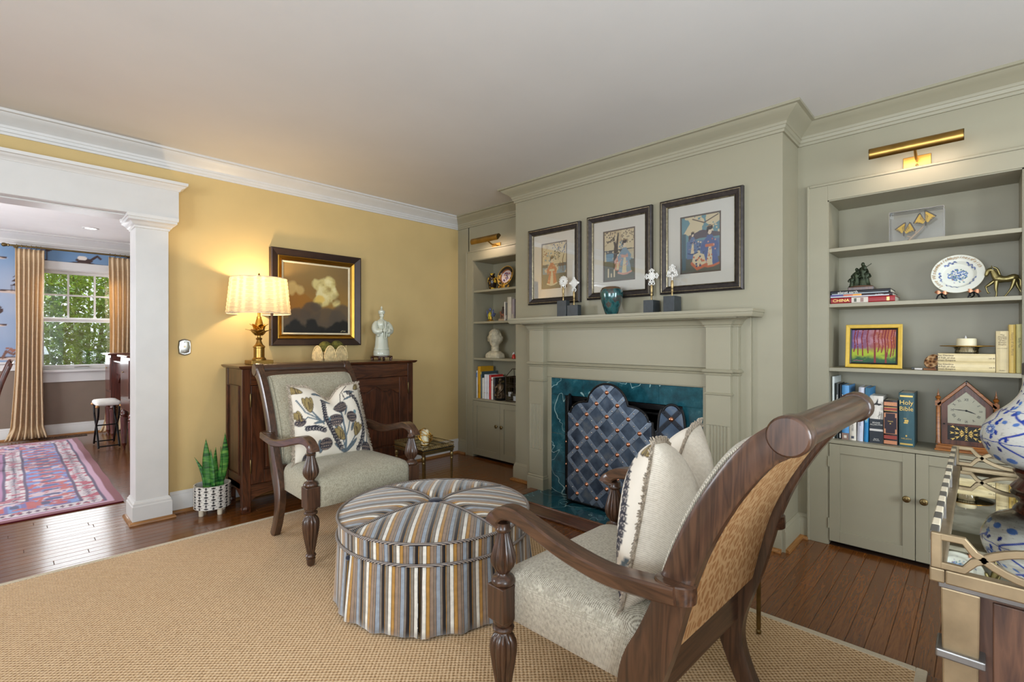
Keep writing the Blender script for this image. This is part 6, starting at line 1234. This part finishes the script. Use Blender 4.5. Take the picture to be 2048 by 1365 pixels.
tr = thing('glass_terrarium', 'small wire and glass house lantern at the right of the corner counter', 'lantern', (3.45, 3.265, s4)); a_ = .075; wb = mat('bronze_wire', (70, 54, 44), .45, .7)
P_ = [(-a_*.8, -a_), (a_*.8, -a_), (a_*.8, a_), (-a_*.8, a_)]; mb = MB()
for z in (.004, .14, .24): mb.tube([(x, y, z) for x, y in P_], .003, 6, closed=True)
for x, y in P_: mb.tube([(x, y, .004), (x, y, .24)], .003, 6); mb.tube([(x, y, .24), (x*.2, y*.45, .315)], .003, 6)
mb.tube([(x*.2, y*.45, .315) for x, y in P_], .003, 6, closed=True); mk('wire_frame', mb, wb, tr, smooth=60)
for i in range(4): (x0, y0), (x1, y1) = P_[i], P_[(i+1) % 4]; mk('pane', MB().add([(x0, y0, .004), (x1, y1, .004), (x1, y1, .24), (x0, y0, .24)], [(0, 1, 2, 3)]), pane, tr)
mk('votive', MB().lathe([(.0005, .005), (.024, .005), (.026, .05), (.022, .05), (.0005, .03)], 18), white, tr, smooth=50)
# ================================================================= TRAY TABLE AND BLUE-WHITE LAMP JAR
cst = mat('champagne_metal', (150, 132, 104), .42, .75, .14, 16); cst2 = mat('tarnished_metal', (128, 126, 124), .35, .8, .1, 20)
X0t, X1t, Y1t, Y0t, ZT = 1.192, 2.235, .068, -.50, .775
tt = thing('tray_table', 'champagne metal tray table with mirrored top and wooden cabinet below', 'table', ((X0t+X1t)/2, (Y0t+Y1t)/2, 0)); w, d = (X1t-X0t)/2, (Y1t-Y0t)/2
rim = MB()
for q in ((-w, w, -d, -d+.022), (-w, w, d-.022, d), (-w, -w+.022, -d+.022, d-.022), (w-.022, w, -d+.022, d-.022)): rim.box(*q, ZT-.022, ZT+.004)
mk('tray_rim', rim, cst, tt, bev=.003)
mir = NT('antique_mirror'); n = mir.n('ShaderNodeTexNoise', i_Vector=mir.tc(), i_Scale=14., i_Detail=5.).outputs[0]; mir.set(Base_Color=mir.ramp(n, [(.42, (.80, .82, .78, 1)), (.62, (.40, .38, .32, 1))]), Metallic=1., Roughness=.02)
mk('mirror_top', MB().box(-w+.022, w-.022, -d+.022, d-.022, ZT-.018, ZT-.004), mir.m, tt)
mk('under_frame', MB().box(-w+.012, w-.012, -d+.012, d-.012, ZT-.034, ZT-.022), cst2, tt, bev=.002)
def fret(name, a, b, nrep):
    a, b = Vector(a), Vector(b); l = (b-a).length; M = basis(a, (b-a), (0, 0, 1)); h = .065; r = .0062
    f = mk(name, MB().box(-.004, .012, 0, h, -.006, .006, M=M).box(l-.012, l+.004, 0, h, -.006, .006, M=M), cst, tt, bev=.002)
    sq = lambda p, cl=False: mk('fret_bar', MB().strip([(x, y, 0) for x, y in p], (0, 0, 1), .0055, r, M=M), cst, f)
    e = .055; sq([(0, h-r), (e*.75, h-r), (e*1.0, h*.62), (e*1.25, h*.5)]); sq([(0, r), (e*.75, r), (e*1.0, h*.38), (e*1.25, h*.5)]); sq([(l, h-r), (l-e*.75, h-r), (l-e, h*.62), (l-e*1.25, h*.5)]); sq([(l, r), (l-e*.75, r), (l-e, h*.38), (l-e*1.25, h*.5)])
    x0, x1 = e*1.2, l-e*1.2; s = (x1-x0)/nrep
    for k in range(nrep):
        xa = x0+k*s
        sq([(xa+s*q, h*.5+(h*.5-r)*sin(pi*q)**.85) for q in np.linspace(0, 1, 11)]); sq([(xa+s*q, h*.5-(h*.5-r)*sin(pi*q)**.85) for q in np.linspace(0, 1, 11)])
fret('end_gallery', (-w+.006, d-.006, ZT+.004), (-w+.006, -d+.006, ZT+.004), 3); fret('end_gallery', (w-.006, d-.006, ZT+.004), (w-.006, -d+.006, ZT+.004), 3)
horn = mat('cream_bone', (226, 214, 188), .3, var=.04)
for sy in (d-.006, -d+.006):
    n_ = 21; s = (2*w-.03)/n_
    for k in range(n_): mk('handle_segment', MB().box(-w+.015+k*s, -w+.015+(k+1)*s-.0006, sy-.006, sy+.006, ZT+.050, ZT+.067), horn if k % 2 else cst2, tt, bev=.0015)
    for k in (0, 7, 14, 21): mk('handle_post', MB().box(-w+.012+k*s-.004, -w+.012+k*s+.006, sy-.005, sy+.005, ZT+.004, ZT+.051), cst2, tt)
for sx in (-1, 1):
    for sy in (-1, 1):
        x, y = sx*(w-.042), sy*(d-.042); lg = mk('leg', MB().loft([[(x+a*.027*k, y+b*.027*k, z) for a, b in ((-1, -1), (1, -1), (1, 1), (-1, 1))] for z, k in ((0, .72), (.60, .92), (ZT-.034, 1))]), cst, tt, bev=.003)
        mk('leg_band', MB().box(x-.034, x+.034, y-.034, y+.034, .612, .628), cst2, lg, bev=.003)
ow = wood('cerused_oak', (58, 34, 24), (104, 70, 50), 2, .5, .8, .1, False)
cb_ = mk('cabinet', MB().box(-w+.05, w-.05, -d+.05, d-.05, .12, ZT-.036), ow, tt)
for sx in (-1, 1):
    x = sx*(w-.05); mk('end_panel', MB().box(min(x, x+sx*.006), max(x, x+sx*.006), -d+.085, d-.085, .20, ZT-.05), ow, cb_, bev=.002)
vs_ = thing('jar_vase', 'blue and white crackled porcelain jar on a wood base on the mirrored tray', 'vase', (2.02, -.165, ZT-.0035))
st_ = mk('wood_base', MB().lathe([(.0005, 0), (.098, 0), (.103, .008), (.094, .020), (.084, .036), (.094, .048), (.098, .056), (.090, .063), (.0005, .064)], 40), wood('jar_stand', (52, 20, 12), (92, 40, 24), 0, .2, 1., .6, False), vs_, smooth=45)
jp = [(.080, .064), (.092, .066), (.112, .071), (.141, .088), (.158, .118), (.165, .141), (.164, .160), (.156, .185), (.136, .2125), (.106, .243), (.089, .266), (.081, .286), (.077, .306), (.076, .330)]
jp = crv(jp, 5); NJ = 260
def jar(x, y):
    c = Cv(x, y, (212, 212, 206)); B, B2, D = (30, 62, 160), (80, 120, 190), (24, 40, 120)
    n = fbm(x*1., y, 26, 2, 2); 
    for r_ in range(2): q = fbm(x, y, 30+r_*9, 1, 20+r_); c.put(abs(q-.5) < .006, (150, 148, 142), .6)
    rs = random.Random(31)
    for q in (.30, .62): c.put(abs(y-q-.004*np.sin(x*40)) < .004, B)
    for sx in np.arange(0, 3.2, .40):
        o = rs.uniform(-.05, .05); pts = [(sx+o+.10*np.sin(k*1.1+sx*3), .18+k*.055) for k in range(9)]
        c.line(crv(pts, 3), .010, B)
        for k in range(22):
            a = rs.random()*6.28; px, py = sx+o+rs.uniform(-.19, .19), rs.uniform(.14, .72); c.ell(px, py, .030, .019, rs.choice((B, B2, D, B)), rs.random()*180)
        fx, fy = sx+.18, .38+rs.uniform(-.06, .06)
        for k in range(9): a = k*.7; c.ell(fx+.036*cos(a), fy+.030*sin(a), .030, .024, B2, R(a)*57); c.ring(fx+.036*cos(a), fy+.030*sin(a), .028, .022, .15, (196, 206, 220))
        c.ell(fx, fy, .020, .018, (214, 220, 226)); c.ring(fx, fy, .028, .024, .3, B)
    for sx in np.arange(0, 3.2, .16): c.line([(sx, .88), (sx+.04, .92), (sx+.09, .89)], .010, B); c.line([(sx, .80), (sx+.06, .835), (sx+.10, .82)], .007, D); c.ell(sx+.04, .12, .05, .03, B2)
    return c.c
nj = len(jp)-1; o = mk('jar', MB().grid(lambda u, v: (lambda p: (p[0]*cos(2*pi*u), p[0]*sin(2*pi*u), p[1]))(jp[min(nj, int(round(v*nj)))]), NJ, nj), vcol('crackle_glaze', .12, .5, coat=.4), vs_, smooth=70)
# denser rows so that the painted decoration reads
me = o.data; bm = bmesh.new(); bm.from_mesh(me); bmesh.ops.subdivide_edges(bm, edges=[e for e in bm.edges if abs(e.verts[0].co.z-e.verts[1].co.z) > .0012], cuts=3); bm.to_mesh(me); bm.free(); me.polygons.foreach_set('use_smooth', [True]*len(me.polygons))
co_ = np.array([v.co[:] for v in me.vertices]); paint(o, jar((np.arctan2(co_[:, 1], co_[:, 0])+pi)*.5, (co_[:, 2]-.064)/.266))
mk('collar', MB().lathe([(.076, .329), (.0785, .330), (.0785, .362), (.074, .365), (.0005, .350)], 40), mat('pewter_collar', (84, 78, 80), .45, .5, .15, 40), vs_, smooth=40)

# ================================================================= DINING ROOM
dr = thing('persian_rug', 'red Persian rug with blue and cream borders in the dining room', 'rug', (-.95, 6.27, 0)); w, d = 1.565, 1.69; NX, NY = 330, 340
def persian(x, y):
    X, Y = (x-.5)*2*w, (y-.5)*2*d; e = np.minimum(w-abs(X), d-abs(Y)); al = np.where(w-abs(X) < d-abs(Y), Y, X); c = Cv(X, Y, (132, 10, 36)); n = fbm(X, Y, 14, 3, 1); n2 = fbm(X, Y, 22, 2, 9); n3 = fbm(X, Y, 9, 2, 4)
    c.put((n > .54), (190, 150, 176)); c.put((n2 > .60), (50, 44, 92)); c.put((n2 < .36), (206, 180, 190)); c.put((n3 > .64), (110, 150, 206)); c.put((n3 < .32), (196, 84, 60))
    def band(a, b, col): c.put((e >= a) & (e < b), col)
    band(0, .055, (118, 6, 34)); band(.055, .10, (196, 150, 176)); band(.10, .22, (212, 200, 206)); band(.22, .50, (108, 96, 164)); band(.50, .62, (214, 204, 208)); band(.62, .69, (168, 110, 156))
    s = np.sin(al*2*pi/.085); m = (e > .10) & (e < .22); c.put(m & (abs(e-.16)/.05+abs(s)*.8 < .75), (92, 50, 84)); c.put(m & (n2 > .58), (176, 60, 90))
    s2_ = np.sin(al*2*pi/.16); m = (e > .22) & (e < .50); c.put(m & (s2_ > .25), (112, 146, 204), .9); c.put(m & (s2_ < -.5) & (abs(e-.36) < .11), (186, 70, 76)); c.put(m & (n > .6), (206, 180, 190)); c.put(m & (n2 > .62), (186, 84, 84)); c.put(m & (abs(e-.36) < .02+.03*abs(s2_)) & (s2_ > .6), (60, 60, 110))
    m = (e > .50) & (e < .62); c.put(m & (abs(e-.56)/.045+abs(np.sin(al*2*pi/.10))*.8 < .8), (80, 60, 90)); c.put(m & (n2 > .6), (170, 90, 110))
    for q in (.10, .22, .50, .62, .69): c.put(abs(e-q) < .008, (70, 40, 90))
    return c.c
def rug_z(u, v): return ((u-.5)*2*w+.003*sin(v*31), (v-.5)*2*d, .009+.001*sin(u*60)*sin(v*47))
o = mk('pile', MB().grid(rug_z, NX, NY), vcol('wool_pile', .95, .05, .6, 500, sheen=.3), dr, smooth=80); g = [(i/NX, j/NY) for j in range(NY+1) for i in range(NX+1)]; paint(o, persian(np.array([p[0] for p in g]), np.array([p[1] for p in g])))
mk('selvedge', MB().box(-w+.01, w-.01, -d+.01, d-.01, 0, .0075), mat('rug_edge', (110, 24, 48), .95), dr)
# curtains
silk = NT('dupioni_silk'); n = silk.n('ShaderNodeTexNoise', i_Vector=silk.map((8, 8, 260)), i_Scale=1., i_Detail=2.).outputs[0]; silk.set(Base_Color=silk.ramp(n, [(.3, L(212, 186, 148)), (.7, L(234, 212, 176))]), Roughness=.55, Sheen_Weight=.3)
o_ = silk.t.nodes['Material Output']; tl = silk.n('ShaderNodeBsdfTranslucent', i_0=L(230, 200, 150)); mx = silk.n('ShaderNodeMixShader', i_0=.35, i_1=silk.b.outputs[0], i_2=tl.outputs[0]); silk.t.links.new(mx.outputs[0], o_.inputs[0])
def curtain(label, x0, x1, seed):
    t = thing('curtain', label, 'curtain', ((x0+x1)/2, 8.255, 0)); w_ = (x1-x0)/2; nf = 6
    def f(u, v):
        z = 2.285*v+.012; k = 1-.12*math.exp(-((v-.45)/.3)**2); am = .020+.012*(1-v); x = (2*u-1)*w_*k+(1-v)**3*-.05*(1-u); fl_ = sin(u*nf*2*pi+.6*sin(v*4+seed)); pinch = math.exp(-((v-.97)/.03)**2)
        y = am*fl_*(1-.5*pinch); b = max(0, .06-v)/.06; return (x*(1+.25*b), y-.11*b*(.4+.6*abs(fl_)), z+.02*b*abs(fl_))
    o = mk('drape', MB().grid(f, 90, 60), silk.m, t, smooth=80); s_ = o.modifiers.new('t', 'SOLIDIFY'); s_.thickness = .004
    for k in range(nf): 
        x = (-1+2*(k+.25)/nf)*w_; mk('ring', MB().tube([(x, .02*cos(a), 2.322+.022*sin(a)) for a in np.linspace(0, 2*pi, 17)[:-1]], .0028, 6, closed=True), dkbrass, t, smooth=60)
    return t
curtain('full length beige silk curtain at the left of the dining-room window', .085, .335, 0.); curtain('beige silk curtain at the right of the window behind the pedestal sideboard', .945, 1.26, 1.7)
rd_ = thing('curtain_rod', 'brass curtain rod with finials across the dining-room window', 'curtain rod', (.69, 8.255, 2.325)); mk('rod', MB().tube([(-.66, 0, 0), (.66, 0, 0)], .011, 14), dkbrass, rd_, smooth=60)
for s in (-1, 1):
    mk('finial', MB().lathe([(.011, 0), (.018, .006), (.014, .014), (.020, .03), (.024, .045), (.020, .06), (.008, .066), (.0005, .07)], 18, M=Matrix.Translation((s*.655, 0, 0))@Matrix.Rotation(s*pi/2, 4, 'Y')), dkbrass, rd_, smooth=45); mk('bracket', MB().tube([(s*.60, .0, 0), (s*.60, .099, 0)], .008, 8).lathe([(.022, 0), (.022, .006)], 14, M=Matrix.Translation((s*.60, .099, 0))@Matrix.Rotation(pi/2, 4, 'X')), dkbrass, rd_, smooth=60)
# pedestal sideboard along the right wall
ps = thing('pedestal_sideboard', 'dark mahogany pedestal sideboard on turned legs along the dining-room wall', 'sideboard', (1.15, 7.10, 0))
def ped(y0, y1):
    p = mk('pedestal', MB().box(-.27, .30, y0, y1, .46, 1.02), mahog, ps, bev=.003); mk('pedestal_top', MB().box(-.30, .31, y0-.02, y1+.02, 1.02, 1.042), mahog, ps, bev=.006); mk('door', MB().box(-.276, -.27, y0+.03, y1-.03, .60, .99), mahog, p, bev=.002); mk('drawer_line', MB().box(-.273, -.27, y0+.02, y1-.02, .575, .58), black, p); mk('pull', MB().lathe([(.003, 0), (.007, .008), (.002, .014)], 10, M=Matrix.Translation((-.276, (y0+y1)/2+.06, .86))@Matrix.Rotation(-pi/2, 4, 'Y')), brass, p, smooth=60)
    for yy in (y0+.035, y1-.035):
        for xx in (-.245, .27): mk('leg', MB().lathe([(.010, 0), (.014, .02), (.012, .04), (.020, .05), (.022, .07), (.026, .075), (.024, .09), (.034, .32), (.036, .36), (.026, .37), (.038, .385), (.03, .40), (.036, .42), (.028, .44), (.012, .47)], 18, (xx, yy, 0)), mahog, ps, smooth=45)
ped(.43, .86); ped(-.86, -.30)
mk('centre_table', MB().box(-.22, .30, -.30, .43, .80, .94), mahog, ps, bev=.003); mk('centre_top', MB().box(-.25, .30, -.30, .43, .94, .958), mahog, ps, bev=.004); ap = [(-.30, .80), (-.30, .68)]+[(-.30+.73*k/16, .70+.09*sin(pi*k/16)) for k in range(1, 16)]+[(.43, .68), (.43, .80)]; mk('centre_apron', MB().prism(ap, -.20, -.18, 'x'), mahog, ps)
# iron stool with white cushion
sl = thing('stool', 'curled black iron stool with a white cushion beside the pedestal sideboard', 'stool', (.80, 7.16, 0)); gk = mat('gilt_knob', (186, 140, 90), .4, .6)
for xx in (-.09, .09):
    fr = MB(); fr.tube(crv([(xx, -.20, .012), (xx, -.12, .12), (xx, .0, .24), (xx, .15, .34), (xx, .20, .45), (xx, .17, .485)]), .0095, 8); fr.tube(crv([(xx, .20, .012), (xx, .12, .12), (xx, .0, .24), (xx, -.15, .34), (xx, -.20, .45), (xx, -.17, .485)]), .0095, 8); mk('side_frame', fr, iron, sl, smooth=60)
    for yy in (-.2, .2): mk('knob', MB().ell((xx-.012 if xx < 0 else xx+.012, yy, .47), .017, .017, .017, 12, 8), gk, sl, smooth=60); mk('curl', MB().tube(crv([(xx, yy*.9, .43), (xx, yy*.75, .38), (xx, yy*.85, .35), (xx, yy*.95, .38)], 4), .006, 6), iron, sl, smooth=60)
for yy in (-.2, 0, .2): mk('stretcher', MB().tube([(-.09, yy, .03 if yy else .24), (.09, yy, .03 if yy else .24)], .0075, 8), iron, sl, smooth=60)
mk('cushion', MB().loft([rrect(.105-i, -.20+i, .20-i, .03) for i in ()] or [[(x, y, z) for x, y in rrect(.110-i, -.205+i, .205-i, .03)] for z, i in ((.475, .01), (.482, 0), (.505, 0), (.520, .012), (.526, .04))]), mat('white_cushion', (226, 222, 214), .85, bump=.3, bs=40), sl, smooth=60)
# dining chair at the left edge
dc = thing('dining_chair', 'dark mahogany dining chair with a leaning back at the left edge', 'chair', (-.26, 6.62, .0092))
for s in (-1, 1):
    mk('back_post', MB().strip(crv([(.20, s*.20, 0), (.185, s*.20, .22), (.18, s*.20, .45), (.215, s*.205, .72), (.285, s*.205, .96), (.30, s*.205, .985)], 4), (0, 1, 0), .016, .021), mahog, dc, smooth=35); mk('front_leg', MB().lathe([(.012, 0), (.016, .03), (.024, .38), (.026, .43)], 14, (-.20, s*.20, 0)), mahog, dc, smooth=50); mk('side_rail', MB().box(-.20, .19, s*.20-.012, s*.20+.012, .385, .44), mahog, dc)
mk('front_rail', MB().box(-.212, -.188, -.2, .2, .385, .44), mahog, dc); mk('rear_rail', MB().box(.17, .19, -.2, .2, .385, .44), mahog, dc); mk('crest_rail', MB().strip(crv([(.285, -.22, .94), (.30, 0, .96), (.285, .22, .94)], 5), (.3, 0, 1), .045, .012), mahog, dc, smooth=40); mk('splat', MB().strip(crv([(.185, 0, .44), (.215, 0, .70), (.285, 0, .93)], 4), (0, 1, 0), .06, .006), mahog, dc); mk('seat', MB().loft([[(x, y, z) for x, y in rrect(.205-i, -.205+i, .205-i, .03)] for z, i in ((.442, 0), (.465, 0), (.482, .02), (.488, .06))]), tweed, dc, smooth=60)
# small wall fittings
ol = thing('wall_outlet', 'white outlet plate low on the brown dining-room wall', 'outlet', (.10, YF, .405)); mk('plate', MB().box(-.036, .036, -.006, 0, -.058, .058), white, ol, bev=.003); [mk('socket', MB().lathe([(.015, 0), (.015, .003)], 16, M=Matrix.Translation((0, -.006, q))@Matrix.Rotation(pi/2, 4, 'X')), white, ol) for q in (-.02, .02)]
fv = thing('floor_vent', 'brown slotted floor vent below the dining-room window', 'vent', (.50, 8.18, .0)); mk('frame', MB().box(-.22, .22, -.055, -.045, 0, .005).box(-.22, .22, .045, .055, 0, .005).box(-.22, -.21, -.045, .045, 0, .005).box(.21, .22, -.045, .045, 0, .005), iron, fv)
sl0 = None
for k in range(28):
    if sl0 is None: sl0 = mk('slat', MB().box(-.003, .003, -.045, .045, .0005, .0045), mat('vent_bronze', (120, 90, 60), .5, .5), fv); q = sl0
    else: q = sl0.copy(); COL.objects.link(q)
    q.parent = fv; q.location = (-.203+.015*k, 0, 0)
rl = thing('recessed_light', 'round recessed ceiling light in the dining room', 'lamp', (.688, 7.44, CZ)); mk('trim_ring', MB().lathe([(.055, 0), (.055, -.006), (.072, -.006), (.076, -.002), (.076, 0)], 32), white, rl, smooth=40); em = NT('recessed_glow'); em.set(Emission_Color=(1, .95, .88, 1), Emission_Strength=2.5); mk('lens', MB().lathe([(.0005, -.001), (.055, -.001)], 32, cap=False), em.m, rl)
